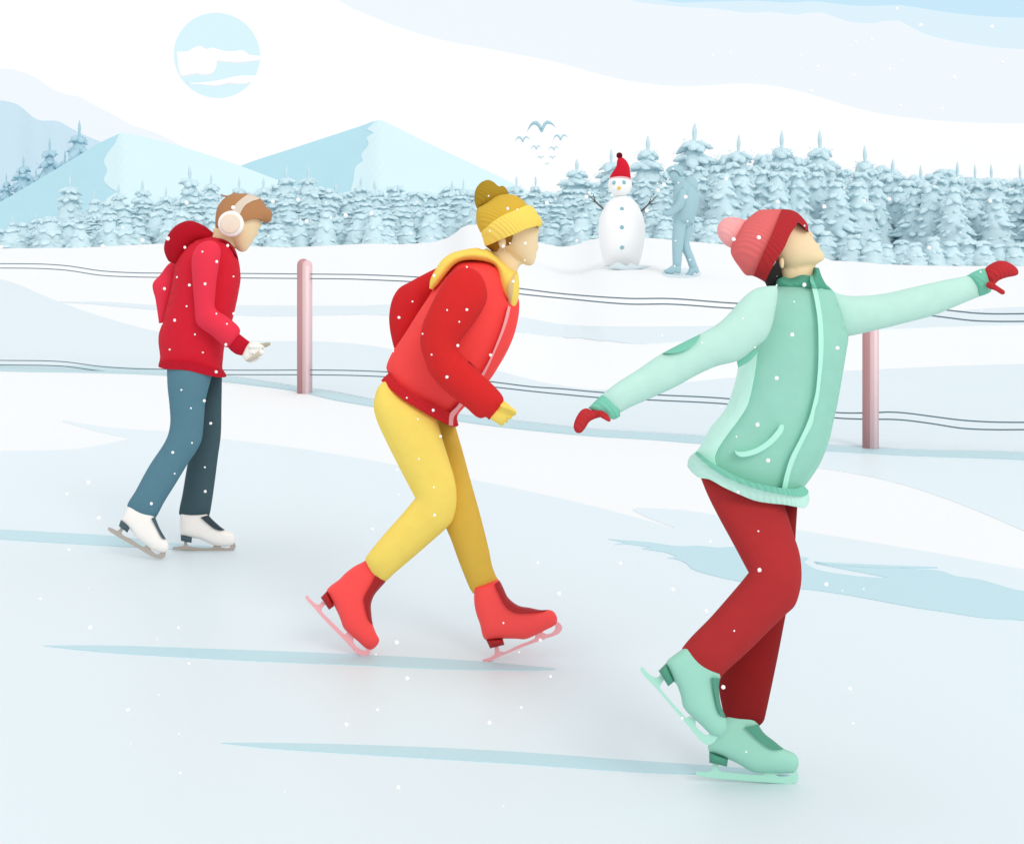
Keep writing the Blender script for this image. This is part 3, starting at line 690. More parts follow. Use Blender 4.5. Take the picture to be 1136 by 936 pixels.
for sg in (-1, 1):
    cx_, cy_ = A([(622, 193)])[0]; hz = hd.hat(cx_, cy_); y0 = D0 + sg * (hz - .01); y1 = D0 + sg * (hz + .035)
    k = 57 / 4 / F
    c0 = W(cx_, cy_, y1); pr = [(0, y0, .9), (0, (y0 + y1) / 2, 1.0), (0, y1 - sg * .006, .97), (0, y1, .86), (0, y1 + sg * .001, .1)]
    path = [(c0[0], y, c0[2]) for _, y, _ in pr]
    cup = mk('ear_cup', tube(path, [k * D0 * r for *_, r in pr], 40), mat((241, 236, 232), 'fabric'), mf)
    y2 = y1 + sg * .007
    mk('pad', tube([(c0[0], y1 - sg * .004, c0[2]), (c0[0], y2, c0[2]), (c0[0], y2 + sg * .002, c0[2])], [k * D0 * .76, k * D0 * .75, k * D0 * .66], 40), mat((228, 212, 194), 'fabric'), cup)
RED = (203, 32, 50)
o1 = A([(560, 250), (612, 268), (640, 300), (658, 350), (668, 430), (662, 480), (646, 560), (630, 625), (612, 690), (596, 740), (590, 790), (588, 838), (604, 862), (602, 960), (304, 960), (303, 818), (308, 800), (310, 780), (303, 720), (305, 680), (318, 640), (335, 580), (355, 500), (368, 430), (378, 370), (400, 325), (430, 290), (470, 262), (515, 252)])
hb1 = [(298, 826), (318, 834), (340, 838), (420, 842), (490, 858), (560, 873), (596, 874), (612, 866)]
tor1, j1 = shell(o1, D0, 1.25, A(hb1 + [(760, 860), (760, 100), (100, 100), (100, 815)]), mat(RED), p1, 'jacket', .21)
mk('collar', region(tor1, A([(572, 250), (612, 264), (645, 300), (660, 352), (645, 330), (625, 300), (600, 276), (575, 268)]), .012), mat((168, 14, 32)), j1)
hull_mk('hood', A([(360, 366), (345, 355), (328, 310), (335, 265), (370, 210), (420, 182), (460, 182), (510, 205), (560, 245), (580, 264), (530, 268), (470, 276), (435, 305), (405, 345), (384, 370)]), lambda x, y: D0 + .01, 1.15, mat((168, 14, 32)), j1)
mk('hem_band', region(tor1, A([(300, 800), (340, 802), (400, 803), (470, 815), (540, 835), (590, 840), (614, 858)] + hb1[::-1]), .02), mat((184, 26, 44), 'knit'), j1)
hull_mk('sleeve', A([(356, 366), (400, 372), (390, 430), (375, 500), (350, 570), (322, 632), (305, 634), (302, 610), (290, 530), (277, 462), (310, 420)]), D0 + .13, 1.1, mat((228, 54, 76), 'fabric', .97), j1)
hull_mk('sleeve', A([(450, 380), (452, 345), (462, 310), (490, 280), (530, 268), (562, 278), (579, 312), (575, 360), (563, 430), (556, 500), (556, 568), (600, 600), (645, 635), (665, 662), (660, 690), (640, 725), (615, 742), (593, 735), (540, 690), (480, 645), (468, 620), (463, 560), (456, 470)]), D0 - .205, 1.15, mat((228, 54, 76), 'fabric', .97), j1)
hull_mk('cuff', A([(640, 665), (668, 686), (709, 718), (692, 745), (674, 778), (645, 770), (615, 745), (605, 720)]), D0 - .205, 1.0, mat((186, 24, 44), 'knit'), j1)
def glove_geo(outline, D, fingers, thumb, ratio=1.0, vox=.0035):
    g = [Hull(outline, D, ratio).geo()]
    for ch in fingers + [thumb]: g.append(limb([(x, y, D + dy, r) for x, y, dy, r in ch]))
    return fuse(join(*g), vox, 2)
DG = D0 - .205
def ft(t, chains): return [[t([(x, y)])[0] + (dy, r / 4) for x, y, dy, r in ch] for ch in chains]
fing = ft(A, [[(715, 760, -.02, 13), (752, 757, -.028, 12), (764, 762, -.028, 10), (755, 775, -.012, 8)],
              [(705, 775, -.01, 13), (745, 777, -.012, 12), (752, 784, -.01, 10), (738, 790, .0, 8)],
              [(700, 785, .01, 13), (728, 793, .008, 11), (734, 797, .008, 9), (718, 797, .014, 8)],
              [(695, 790, .028, 12), (712, 801, .028, 10), (716, 803, .028, 8), (700, 797, .03, 7)]])
thm = ft(A, [[(715, 735, -.03, 13), (752, 737, -.035, 11), (778, 732, -.03, 9), (790, 726, -.03, 7)]])[0]
go = A([(690, 735), (709, 718), (740, 715), (762, 728), (768, 745), (768, 765), (755, 782), (738, 792), (712, 804), (692, 802), (676, 778), (684, 748)])
g1 = mk('glove', glove_geo(go, DG, fing, thm, .85), mat((240, 236, 230), 'fabric'), p1)
gh = Hull(go, DG, 1.1)
mk('glove_palm', region(gh, A([(776, 735), (740, 762), (712, 785), (685, 806), (700, 830), (800, 800), (800, 740)]), .012), mat((214, 202, 184), 'fabric', .9), g1)
mk('thumb', limb([(*A([(752, 736)])[0], DG - .033, 2.6), (*A([(778, 731)])[0], DG - .03, 2.5), (*A([(793, 726)])[0], DG - .03, 1.9)]), mat((190, 180, 156), 'fabric', .85), g1)
TR1, TR1_SHADE = (85, 124, 139), (66, 88, 96)
t1h, t1 = hull_mk('trousers', B([(500, -10), (600, -14), (705, -10), (699, 70), (686, 120), (672, 180), (665, 260), (655, 350), (635, 395), (595, 455), (540, 545), (490, 625), (452, 695), (435, 707), (400, 703), (365, 690), (335, 665), (325, 640), (360, 580), (420, 470), (497, 350), (515, 280), (512, 200), (503, 110)]), DN, 1.05, mat(TR1), p1)
hull_mk('trouser_leg', B([(640, -10), (745, -10), (745, 75), (743, 200), (740, 330), (728, 420), (710, 560), (693, 670), (685, 690), (650, 697), (600, 697), (565, 689), (554, 678), (570, 590), (592, 460), (610, 380), (625, 260), (635, 120), (640, 60)]), DF, 1.0, mat(TR1_SHADE, 'fabric', .92), t1)  # far leg: its shade is put into a darker trouser colour
CB, CH_, CBL = (240, 235, 230), (66, 88, 96), (186, 176, 166)
skate(p1, B([(330, 640), (350, 640), (440, 660), (450, 697), (470, 745), (496, 790), (509, 815), (506, 840), (490, 851), (460, 848), (430, 835), (405, 815), (370, 790), (335, 745), (297, 710), (313, 678)]),
      B([(296, 706), (336, 742), (325, 763), (287, 733)]), B([(432, 700), (449, 692), (470, 745), (500, 792), (480, 787), (458, 748)]),
      B([(240, 738), (256, 742), (278, 753), (288, 750), (296, 738), (308, 748), (299, 762), (306, 773), (340, 790), (395, 825), (406, 820), (410, 808), (440, 822), (428, 838), (448, 854), (463, 858), (473, 850), (480, 838), (497, 842), (493, 866), (482, 876), (465, 878), (430, 866), (380, 837), (320, 803), (270, 773), (240, 752)]), DN, CB, CH_, CBL)
skate(p1, B([(560, 670), (600, 675), (680, 670), (690, 690), (720, 720), (757, 749), (790, 760), (802, 780), (803, 800), (795, 815), (770, 823), (720, 821), (690, 811), (640, 790), (612, 786), (560, 776), (557, 735)]),
      B([(561, 771), (612, 785), (610, 808), (563, 799)]), B([(650, 695), (688, 683), (720, 716), (760, 749), (735, 753), (710, 745), (680, 722)]),
      B([(526, 825), (560, 823), (573, 820), (578, 802), (590, 802), (592, 820), (620, 826), (700, 829), (712, 815), (742, 815), (742, 828), (765, 831), (780, 828), (785, 815), (800, 803), (806, 825), (796, 840), (780, 844), (700, 843), (600, 841), (527, 837)]), DF, CB, CH_, CBL, (34, 52, 62))

# ---------------------------------------------------------------- skater 2 (middle)
D0 = 4.87
dN = lambda x, y: 4.79 + .16 * max(0, min(1, (y - 450) / 240))
dF = lambda x, y: 4.97 - .08 * max(0, min(1, (y - 450) / 240))
face2 = C4([(562, 330), (550, 250), (570, 180), (640, 120), (710, 125), (760, 180), (789, 240), (788, 300), (783, 350), (778, 385), (770, 410), (756, 420), (735, 418), (705, 402), (665, 376), (637, 347), (612, 352), (585, 345)])
neck2 = C4([(585, 330), (640, 330), (690, 385), (716, 408), (697, 438), (690, 470), (672, 560), (655, 590), (640, 500), (600, 430), (575, 370)])
def Q(v): return [(x, y) for x, y in v]
P = relief(D0, C4([(781, 338)])[0], C4([(773, 378)])[0], C4([(782, 268)])[0], .95) + [Hull(face2, D0, 1.0).geo(), Hull(neck2, D0, 1.0).geo(),
     limb([(548, 318, D0, 10), (535, 320, D0, 13), (510, 345, D0, 28), (488, 380, D0, 26), (462, 415, D0, 15)]),
     limb([(512, 325, D0 - .14, 10), (484, 376, D0 - .25, 7), (515, 415, D0 - .255, 6), (546, 444, D0 - .255, 4.5)]),
     limb([(515, 325, D0 + .1, 8), (465, 335, D0 + .14, 9), (452, 360, D0 + .14, 7)]),
     limb([(458, 440, D0, 12), (482, 560, dN(0, 560), 12), (430, 618, dN(0, 625), 6), (393, 660, 4.955, 3.5), (400, 695, 4.955, 4)]),
     limb([(482, 440, dF(0, 450), 7), (510, 560, dF(0, 560), 11), (538, 640, dF(0, 640), 8), (548, 680, 4.89, 6), (590, 690, 4.89, 5)]),
     sphere(W(*C4([(629, 318)])[0], D0 - .088), .018, sc=(.75, .5, 1.15)), sphere(W(*C4([(629, 318)])[0], D0 + .088), .018, sc=(.75, .5, 1.15))]
p2 = person(W(490, 737, D0)[:2] + (0,), P, (232, 208, 168), 'skater in red jacket and yellow trousers leaning forward, wearing yellow pompom hat', 'skaters on the ice rink', .0055)
hd = Hull(C4([(513, 190), (520, 165), (560, 140), (600, 112), (640, 102), (690, 108), (725, 132), (768, 163), (787, 190), (806, 222), (804, 242), (790, 256), (786, 300), (780, 370), (770, 410), (755, 420), (720, 410), (680, 388), (650, 365), (630, 345), (605, 378), (570, 345), (552, 330), (543, 300), (530, 268), (516, 235)]), D0, 1.1)
mk('hair', region(hd, C4([(548, 315), (600, 300), (678, 280), (672, 305), (663, 326), (646, 332), (645, 300), (630, 292), (612, 300), (610, 325), (618, 338), (608, 352), (607, 380), (580, 358), (550, 335)]), .002), mat((152, 104, 30), 'hair'), p2)
ht = mk('hat', region(hd, C4([(510, 180), (518, 163), (545, 150), (600, 108), (640, 98), (692, 104), (722, 128), (742, 155), (700, 180), (640, 205), (590, 240), (550, 275), (533, 272), (512, 235)]), .015), mat((217, 178, 66), 'knit', .92), p2)
mk('brim', region(hd, C4([(538, 268), (560, 248), (590, 222), (640, 192), (700, 167), (741, 151), (772, 160), (790, 188), (812, 220), (810, 245), (795, 257), (785, 243), (740, 255), (680, 281), (620, 305), (575, 325), (555, 331), (544, 325)]), .05), mat((255, 210, 100), 'knit'), ht)
hull_mk('pompom', C4([(518, 170), (507, 140), (505, 110), (512, 78), (535, 50), (565, 39), (590, 48), (613, 67), (632, 65), (648, 80), (657, 103), (640, 125), (580, 150), (545, 165)]), D0 + .02, 1.25, mat((164, 132, 40), 'knit'), ht)
R2, R2d = (246, 74, 72), (206, 40, 40)
o2 = C4([(322, 525), (345, 495), (380, 455), (412, 412), (450, 396), (500, 392), (560, 396), (620, 420), (670, 470), (700, 560), (705, 600), (698, 660), (680, 730), (650, 800), (610, 870), (574, 925)]) + \
     D4([(640, 185), (582, 245), (549, 288), (556, 330), (560, 420), (440, 400), (240, 280), (190, 170), (212, 127), (243, 97), (234, 70), (245, 35)]) + C4([(146, 795), (200, 715), (250, 635), (300, 560)])
hb2 = [(208, 126), (240, 156), (300, 206), (380, 256), (450, 296), (510, 326), (545, 333), (557, 325)]
tor2, j2 = shell(o2, D0, 1.05, D4(hb2 + [(900, 320), (900, -900), (-100, -900), (-100, 100)]), mat(R2), p2, 'jacket', .215)
mk('hem_band', region(tor2, D4([(243, 88), (280, 132), (340, 178), (420, 223), (480, 253), (518, 270), (551, 286)] + hb2[::-1]), .022), mat((198, 38, 44), 'knit'), j2)
zp = C4([(655, 596), (666, 603), (656, 650), (632, 720), (602, 790), (570, 862), (545, 910)]) + D4([(575, 235), (542, 277), (532, 300), (531, 329), (511, 326), (517, 275), (545, 245)]) + C4([(500, 950), (536, 900), (570, 840), (600, 770), (630, 690)])
mk('zip', region(tor2, zp, .024, back=False, step=1.0), mat((255, 170, 172), 'plain'), j2)
col2 = Hull(C4([(305, 520), (310, 480), (330, 440), (360, 395), (400, 365), (450, 350), (515, 340), (545, 348), (560, 343), (600, 375), (640, 410), (672, 438), (695, 445), (703, 480), (703, 540), (695, 585), (680, 620), (663, 638), (645, 590), (625, 550), (612, 500), (608, 450), (595, 420), (560, 404), (500, 395), (450, 399), (415, 418), (380, 458), (345, 503), (322, 526)]), D0 - .03, 2.6, .15)
hd2 = mk('hood', col2.geo(), mat((255, 210, 100)), j2)
mk('neck_opening', region(col2, C4([(697, 440), (686, 452), (668, 480), (655, 505), (652, 545), (657, 585), (662, 600), (672, 565), (678, 520), (684, 475)]), .012, step=1), mat((214, 182, 128), 'skin'), hd2)
hull_mk('sleeve', C4([(345, 425), (285, 455), (220, 490), (170, 520), (140, 570), (127, 640), (130, 700), (142, 760), (152, 795), (210, 780), (300, 640), (370, 500)]), D0 + .14, 1.0, mat((198, 36, 40)), j2)
so2 = C4([(264, 745), (275, 680), (300, 620), (345, 530), (395, 455), (430, 432), (470, 425), (520, 445), (550, 490), (563, 550), (550, 600), (500, 680), (440, 755), (426, 790), (470, 833), (530, 888)]) + \
      D4([(600, 48), (640, 85), (700, 140), (742, 185), (755, 212), (745, 250), (718, 282), (690, 303), (676, 290), (655, 296), (630, 286), (590, 250), (530, 205), (470, 150), (420, 85)]) + C4([(285, 840), (268, 790)])
hull_mk('sleeve', so2, D0 - .25, 1.05, mat(R2d), j2)
D2G = D0 - .255
go = D4([(700, 270), (740, 225), (758, 220), (785, 240), (798, 262), (790, 285), (775, 300), (760, 315), (745, 325), (722, 316), (692, 296)])
fing = ft(D4, [[(745, 255, -.02, 13), (790, 262, -.02, 12), (804, 270, -.02, 10), (800, 278, -.005, 8)],
               [(740, 270, -.01, 13), (780, 285, -.01, 12), (785, 292, -.01, 9), (772, 292, .0, 8)],
               [(735, 285, .01, 13), (764, 303, .01, 11), (769, 309, .01, 8), (758, 308, .014, 8)],
               [(725, 295, .028, 12), (745, 317, .025, 10), (750, 322, .025, 8), (738, 318, .03, 7)]])
thm = ft(D4, [[(750, 240, -.035, 12), (780, 250, -.04, 10), (800, 262, -.035, 9), (808, 272, -.03, 7)]])[0]
mk('glove', glove_geo(go, D2G, fing, thm, .9), mat((255, 210, 100), 'fabric'), p2)
leg2 = D4([(238, 132), (213, 140), (190, 175), (178, 240), (190, 300), (230, 390), (300, 530), (363, 650), (300, 725), (220, 815)]) + E4([(301, 235), (303, 248), (312, 268), (330, 300), (355, 325), (375, 336), (392, 338), (430, 303), (520, 227), (600, 157), (655, 108)]) + D4([(525, 755), (543, 695), (546, 635), (538, 570), (520, 505), (495, 425), (470, 340), (456, 282), (450, 276), (380, 234), (300, 184)])
_, t2 = hull_mk('trousers', leg2, dN, 1.0, mat((255, 207, 100), 'fabric', 1.05), p2, maxh=.11)
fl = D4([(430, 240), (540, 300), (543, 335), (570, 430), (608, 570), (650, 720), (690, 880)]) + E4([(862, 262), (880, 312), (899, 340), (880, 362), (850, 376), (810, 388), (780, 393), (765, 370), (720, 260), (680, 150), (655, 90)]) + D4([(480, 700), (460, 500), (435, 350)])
hull_mk('trouser_leg', fl, dF, .95, mat((222, 180, 74), 'fabric', .88), t2)  # far leg in a darker yellow that stands in for shade
CB, CH_, CBL = (246, 74, 72), (158, 22, 26), (255, 180, 185)
skate(p2, E4([(303, 244), (350, 185), (425, 290), (393, 335), (390, 342), (365, 370), (340, 402), (327, 440), (328, 480), (335, 530), (350, 570), (363, 597), (355, 620), (330, 641), (305, 636), (270, 606), (230, 571), (205, 545), (190, 505), (165, 450), (145, 415), (130, 380), (145, 360), (185, 330), (215, 300), (255, 270)]),
      E4([(130, 382), (163, 448), (140, 465), (103, 410)]), E4([(345, 315), (400, 330), (398, 345), (368, 372), (345, 402), (332, 440), (332, 480), (342, 538), (315, 500), (295, 430), (296, 408), (325, 355)]),
      E4([(34, 405), (44, 400), (60, 420), (85, 440), (100, 438), (108, 425), (124, 440), (108, 460), (110, 475), (150, 515), (210, 575), (218, 565), (232, 568), (250, 585), (248, 600), (255, 620), (280, 640), (300, 645), (312, 635), (327, 636), (322, 655), (305, 672), (285, 671), (255, 650), (210, 602), (150, 541), (95, 482), (70, 452), (38, 417)]), 4.95, CB, CH_, CBL)
skate(p2, F4([(185, 320), (230, 310), (290, 290), (300, 300), (315, 330), (335, 370), (380, 405), (430, 415), (480, 425), (520, 425), (540, 435), (553, 465), (545, 490), (500, 515), (450, 540), (410, 555), (370, 553), (310, 553), (235, 558), (222, 540), (210, 490), (193, 440), (184, 390)]),
      F4([(237, 558), (311, 552), (319, 580), (255, 596)]), F4([(275, 310), (300, 292), (318, 328), (338, 368), (382, 402), (430, 411), (510, 424), (450, 436), (390, 441), (350, 432), (320, 405), (298, 360)]),
      F4([(221, 645), (250, 636), (272, 622), (275, 590), (292, 588), (298, 610), (320, 610), (380, 582), (450, 553), (458, 535), (475, 515), (495, 528), (510, 532), (530, 525), (543, 510), (545, 485), (558, 478), (573, 495), (573, 515), (555, 533), (500, 553), (420, 582), (330, 618), (240, 657), (224, 660)]), 4.89, CB, CH_, CBL)

# ---------------------------------------------------------------- skater 3 (right)
D0 = 3.76; DN, DF = 3.665, 3.82
dH = lambda x, y: 3.665 + .06 * max(0, min(1, (640 - y) / 90))
face3 = G4([(968, 285), (940, 260), (900, 180), (930, 100), (1000, 72), (1064, 107), (1090, 128), (1108, 146), (1132, 182), (1155, 216), (1172, 246), (1181, 264), (1176, 274), (1146, 291), (1110, 303), (1066, 320), (1045, 327), (1020, 322), (990, 308)])
neck3 = G4([(980, 295), (1060, 285), (1148, 288), (1136, 310), (1133, 345), (1110, 400), (1020, 410), (985, 360)])
P = relief(D0, G4([(1146, 214)])[0], G4([(1166, 248)])[0], G4([(1112, 162)])[0], 1.1) + [Hull(face3, D0, 1.0).geo(), Hull(neck3, D0, .95).geo(),
     limb([(890, 330, D0, 10), (888, 380, D0, 24), (872, 440, D0, 30), (848, 510, D0, 26), (848, 540, D0, 14)]),
     limb([(838, 362, D0 - .17, 8), (760, 401, D0 - .235, 10), (697, 435, D0 - .275, 7), (672, 452, D0 - .28, 4.5)]),
     limb([(930, 352, D0 + .09, 11), (1010, 338, D0 + .135, 9), (1060, 324, D0 + .155, 6), (1080, 318, D0 + .165, 3)]),
     limb([(838, 555, DN + .05, 15), (858, 635, DN, 20), (795, 710, DN, 12), (768, 750, DN, 8), (783, 795, DN, 6)]),
     limb([(860, 560, DF, 14), (850, 660, DF, 15), (830, 780, DF, 10), (820, 815, DF, 7), (862, 842, DF, 6)]),
     sphere(W(*G4([(988, 288)])[0], D0 - .062), .014, sc=(.6, .6, 1.2))]
p3 = person(W(830, 868, D0)[:2] + (0,), P, (231, 207, 166), 'skater in mint jacket and dark red trousers leaning back with both arms spread', 'skaters on the ice rink', .005)
hd = Hull(G4([(762, 232), (775, 185), (810, 120), (850, 80), (885, 55), (920, 50), (1018, 50), (1055, 62), (1085, 90), (1106, 122), (1109, 147), (1153, 215), (1180, 262), (1173, 276), (1146, 291), (1135, 320), (1060, 350), (990, 360), (965, 392), (925, 392), (913, 372), (862, 345), (830, 341), (800, 305), (770, 260)]), D0, 1.12)
mk('hair', region(hd, G4([(968, 275), (985, 310), (993, 350), (966, 345), (966, 395), (924, 395), (912, 368), (935, 325)]), .004), mat((44, 36, 36), 'hair'), p3)
ht = mk('hat', region(hd, G4([(756, 232), (770, 185), (806, 118), (848, 76), (885, 50), (920, 45), (1000, 47), (956, 150), (905, 262), (870, 352), (828, 346), (796, 307), (764, 262)]), .006), mat((221, 106, 106), 'knit'), p3)
mk('brim', region(hd, G4([(990, 47), (1020, 46), (1058, 58), (1089, 87), (1110, 120), (1112, 148), (1104, 146), (1085, 128), (1063, 106), (1030, 155), (1000, 220), (970, 268), (940, 320), (916, 372), (890, 362), (862, 348), (900, 260), (950, 150)]), .018), mat((180, 48, 52), 'knit', .9), ht)
hull_mk('pompom', G4([(775, 222), (745, 212), (725, 195), (705, 160), (705, 125), (730, 92), (765, 83), (800, 88), (830, 100), (850, 140), (800, 200)]), D0 + .01, 1.3, mat((255, 166, 166), 'knit'), ht)
MINT, MLT, MDK = (158, 216, 197), (200, 242, 228), (122, 194, 170)
o3 = G4([(960, 380), (1010, 372), (1080, 372), (1130, 372)]) + H4([(240, 375), (285, 405), (315, 470), (340, 555), (357, 612), (348, 680), (328, 800), (305, 930)]) + \
     I4([(825, 240), (800, 350), (762, 450), (712, 530), (690, 556), (707, 575), (712, 602), (712, 720), (167, 640), (171, 450), (184, 422), (207, 403), (235, 368), (270, 300), (335, 220), (370, 135), (390, 60), (398, 0)]) + G4([(806, 700), (835, 640), (870, 500), (885, 430), (915, 395)])
hb3 = [(165, 460), (187, 492), (220, 518), (265, 526), (330, 561), (400, 593), (470, 621), (540, 633), (600, 639), (655, 649), (690, 654), (704, 640), (716, 602)]
tor3, j3 = shell(o3, D0, 1.05, I4(hb3 + [(1000, 560), (1000, -400), (-100, -400), (-100, 430)]), mat(MINT, 'fabric', .84), p3, 'jacket', .19)
side = mk('side_panel', region(tor3, I4([(195, 405), (228, 365), (262, 295), (330, 212), (360, 130), (380, 60), (390, -5), (396, -50), (482, -40), (474, 25), (460, 110), (436, 200), (398, 262), (340, 340), (302, 400), (292, 435), (300, 470), (250, 450)]), .008), mat(MLT, 'fabric', .95), j3)
hem = mk('hem_band', region(tor3, I4([(163, 452), (175, 420), (205, 402), (250, 448), (330, 505), (420, 545), (520, 572), (620, 590), (680, 594), (706, 575)] + hb3[::-1]), .03), mat(MLT, 'knit', .9), j3)
mk('hem_cord', region(tor3, I4([(204, 411), (214, 402), (235, 418), (262, 440), (340, 488), (430, 530), (520, 553), (600, 566), (650, 568), (683, 558), (702, 566), (710, 578), (700, 595), (670, 602), (600, 595), (500, 575), (400, 543), (320, 505), (250, 455)]), .042), mat(MDK, 'knit'), j3)
zp = H4([(186, 372), (203, 372), (216, 400), (226, 440), (238, 510), (246, 600), (245, 700), (235, 800), (222, 900)]) + I4([(738, 215), (725, 280), (690, 350), (652, 430), (627, 500), (613, 568), (590, 565), (602, 510), (627, 430), (670, 345), (708, 260), (733, 170)]) + H4([(213, 850), (222, 750), (224, 650), (221, 550), (212, 480), (200, 420)])
mk('zip', region(tor3, zp, .02, back=False, step=1.1), mat((190, 246, 228), 'plain'), j3)
mk('pocket_trim', region(tor3, I4([(378, 399), (400, 404), (430, 402), (480, 385), (530, 350), (566, 310), (583, 284), (596, 284), (599, 298), (588, 325), (550, 367), (500, 402), (450, 422), (410, 427), (388, 416)]), .02, back=False, step=1.1), mat((190, 246, 228), 'plain'), j3)
colh = Hull(H4([(36, 390), (32, 365), (38, 347), (62, 345), (100, 353), (150, 338), (192, 342), (203, 332), (206, 306), (226, 309), (238, 345), (258, 382), (281, 405), (272, 417), (248, 410), (215, 426), (195, 429), (165, 418), (135, 411), (110, 420), (75, 410)]), D0 - .01, 2.2, .12)
cl = mk('collar', colh.geo(), mat((86, 158, 134), 'knit'), j3)
mk('zip', region(colh, H4([(188, 342), (198, 342), (204, 368), (216, 392), (217, 428), (203, 430), (198, 395), (186, 365)]), .02, back=False, step=.9), mat((124, 200, 176), 'plain'), cl)
s3 = G4([(968, 388), (925, 390), (870, 402), (830, 430), (790, 470), (770, 495), (720, 545), (672, 578), (625, 603), (520, 655), (430, 705), (350, 760), (270, 810), (210, 855), (185, 876), (200, 905), (240, 940), (262, 952), (320, 925), (400, 890), (520, 835), (620, 780), (700, 745), (800, 718), (870, 665), (920, 620), (947, 560), (965, 470), (971, 420)])
dS = lambda x, y: D0 - .19 - .09 * max(0, min(1, (840 - x) / 160))
sl3, slo = hull_mk('sleeve', s3, dS, .95, mat(MLT, 'fabric', .8), j3)
mk('elbow_patch', region(sl3, G4([(450, 688), (500, 655), (560, 622), (627, 598), (606, 640), (570, 670), (520, 686)]), .012), mat((116, 190, 166)), j3)
hull_mk('underarm_shadow', G4([(796, 752), (792, 720), (840, 685), (882, 672), (880, 686), (845, 722)]), D0 - .13, .6, mat(MDK), j3)  # shadow under the sleeve, made as a darker mint piece
hull_mk('cuff', M3([(105, 783), (130, 758), (155, 738), (182, 744), (207, 765), (218, 790), (220, 812), (196, 824), (172, 812), (140, 800)]), D0 - .285, 1.1, mat((118, 192, 168), 'knit'), j3)
s4 = H4([(265, 400), (310, 421), (350, 432), (430, 432), (520, 422), (640, 395), (760, 368), (880, 345), (910, 345), (940, 385), (940, 435), (850, 472), (740, 518), (640, 545), (500, 580), (357, 612), (290, 620), (250, 500)])
hull_mk('sleeve', s4, lambda x, y: D0 + .07 + .1 * max(0, min(1, (x - 900) / 180)), .95, mat(MLT, 'fabric', .8), j3)
hull_mk('cuff', H4([(880, 345), (915, 325), (955, 312), (978, 322), (990, 350), (990, 412), (970, 425), (938, 436), (927, 395), (905, 365)]), D0 + .165, 1.15, mat((118, 192, 168), 'knit'), j3)
# mittens: a hollow-sided hand pocket with the four fingers bunched together and the thumb apart
mk('mitten', fuse(join(Hull(M3([(118, 790), (100, 783), (80, 790), (60, 820), (52, 850), (60, 870), (78, 873), (95, 855), (110, 832), (135, 820), (160, 815), (180, 815), (195, 815), (170, 785)]), D0 - .29, 1.2).geo(),
     limb([M3([(150, 805)])[0] + (D0 - .31, 3.4), M3([(168, 816)])[0] + (D0 - .325, 3.2), M3([(179, 825)])[0] + (D0 - .325, 2.6)])), .0035, 2), mat((184, 50, 54), 'knit'), p3)
mk('mitten', fuse(join(Hull(H4([(960, 318), (990, 290), (1030, 276), (1070, 285), (1105, 310), (1113, 330), (1105, 342), (1060, 352), (1025, 365), (1008, 382), (985, 412), (970, 380)]), D0 + .165, 1.2).geo(),
     limb([H4([(985, 385)])[0] + (D0 + .13, 4.4), H4([(1015, 400)])[0] + (D0 + .115, 3.0), H4([(1041, 417)])[0] + (D0 + .115, 3.0)])), .0035, 2), mat((184, 50, 54), 'knit'), p3)
nl = J4([(340, -145), (380, -45), (430, 55), (490, 165), (562, 300), (520, 352), (400, 490), (267, 635), (275, 680), (310, 725), (350, 755), (400, 777), (430, 778), (445, 755), (560, 650), (660, 550), (730, 483), (765, 450), (785, 400), (796, 340), (796, 270), (786, 205), (768, 150), (745, 75), (722, 0), (705, -60), (560, -130)])
_, t3 = hull_mk('trousers', nl, dH, .9, mat((178, 48, 50), 'fabric', .88), p3, maxh=.1)
hull_mk('trouser_leg', J4([(640, -50), (780, -40), (778, 15), (770, 150), (768, 300), (728, 483), (690, 680), (636, 936), (628, 960), (605, 980), (550, 987), (465, 985), (462, 960), (445, 900), (430, 810), (440, 760), (520, 620), (600, 400), (640, 150)]), DF, .9, mat((136, 26, 28), 'fabric', .9), t3)  # far leg in a darker red, shade painted into the cloth
CB, CH_, CBL = (150, 205, 186), (74, 144, 120), (180, 236, 216)
skate(p3, K4([(268, 118), (330, 60), (450, 190), (434, 258), (430, 300), (440, 370), (460, 420), (465, 470), (440, 512), (415, 505), (395, 498), (350, 455), (275, 380), (262, 330), (245, 280), (230, 260), (195, 185), (205, 165), (240, 138)]),
      K4([(195, 182), (233, 262), (205, 284), (162, 215)]), K4([(400, 245), (436, 250), (433, 300), (443, 370), (464, 425), (435, 405), (415, 340)]),
      K4([(79, 207), (90, 197), (105, 215), (140, 242), (160, 242), (170, 232), (186, 255), (168, 285), (175, 300), (230, 365), (285, 425), (300, 415), (325, 435), (328, 460), (345, 480), (375, 500), (392, 494), (430, 500), (410, 530), (385, 544), (355, 530), (300, 466), (240, 396), (160, 302), (98, 236)]), DN, CB, CH_, CBL, boot_h=.05)
skate(p3, K4([(382, 545), (415, 505), (470, 400), (595, 400), (608, 455), (630, 490), (680, 530), (715, 558), (760, 578), (780, 598), (783, 635), (770, 660), (740, 669), (600, 667), (565, 657), (520, 630), (468, 605), (386, 576)]),
      K4([(387, 574), (471, 604), (466, 640), (387, 622)]), K4([(546, 465), (608, 452), (632, 488), (682, 528), (722, 558), (690, 565), (660, 560), (610, 525)]),
      K4([(325, 660), (380, 662), (398, 655), (403, 625), (426, 625), (430, 655), (450, 662), (625, 675), (635, 660), (672, 660), (690, 680), (740, 680), (755, 668), (775, 652), (783, 680), (776, 705), (755, 717), (720, 716), (550, 704), (400, 691), (330, 679)]), DF, CB, CH_, CBL, boot_h=.05)

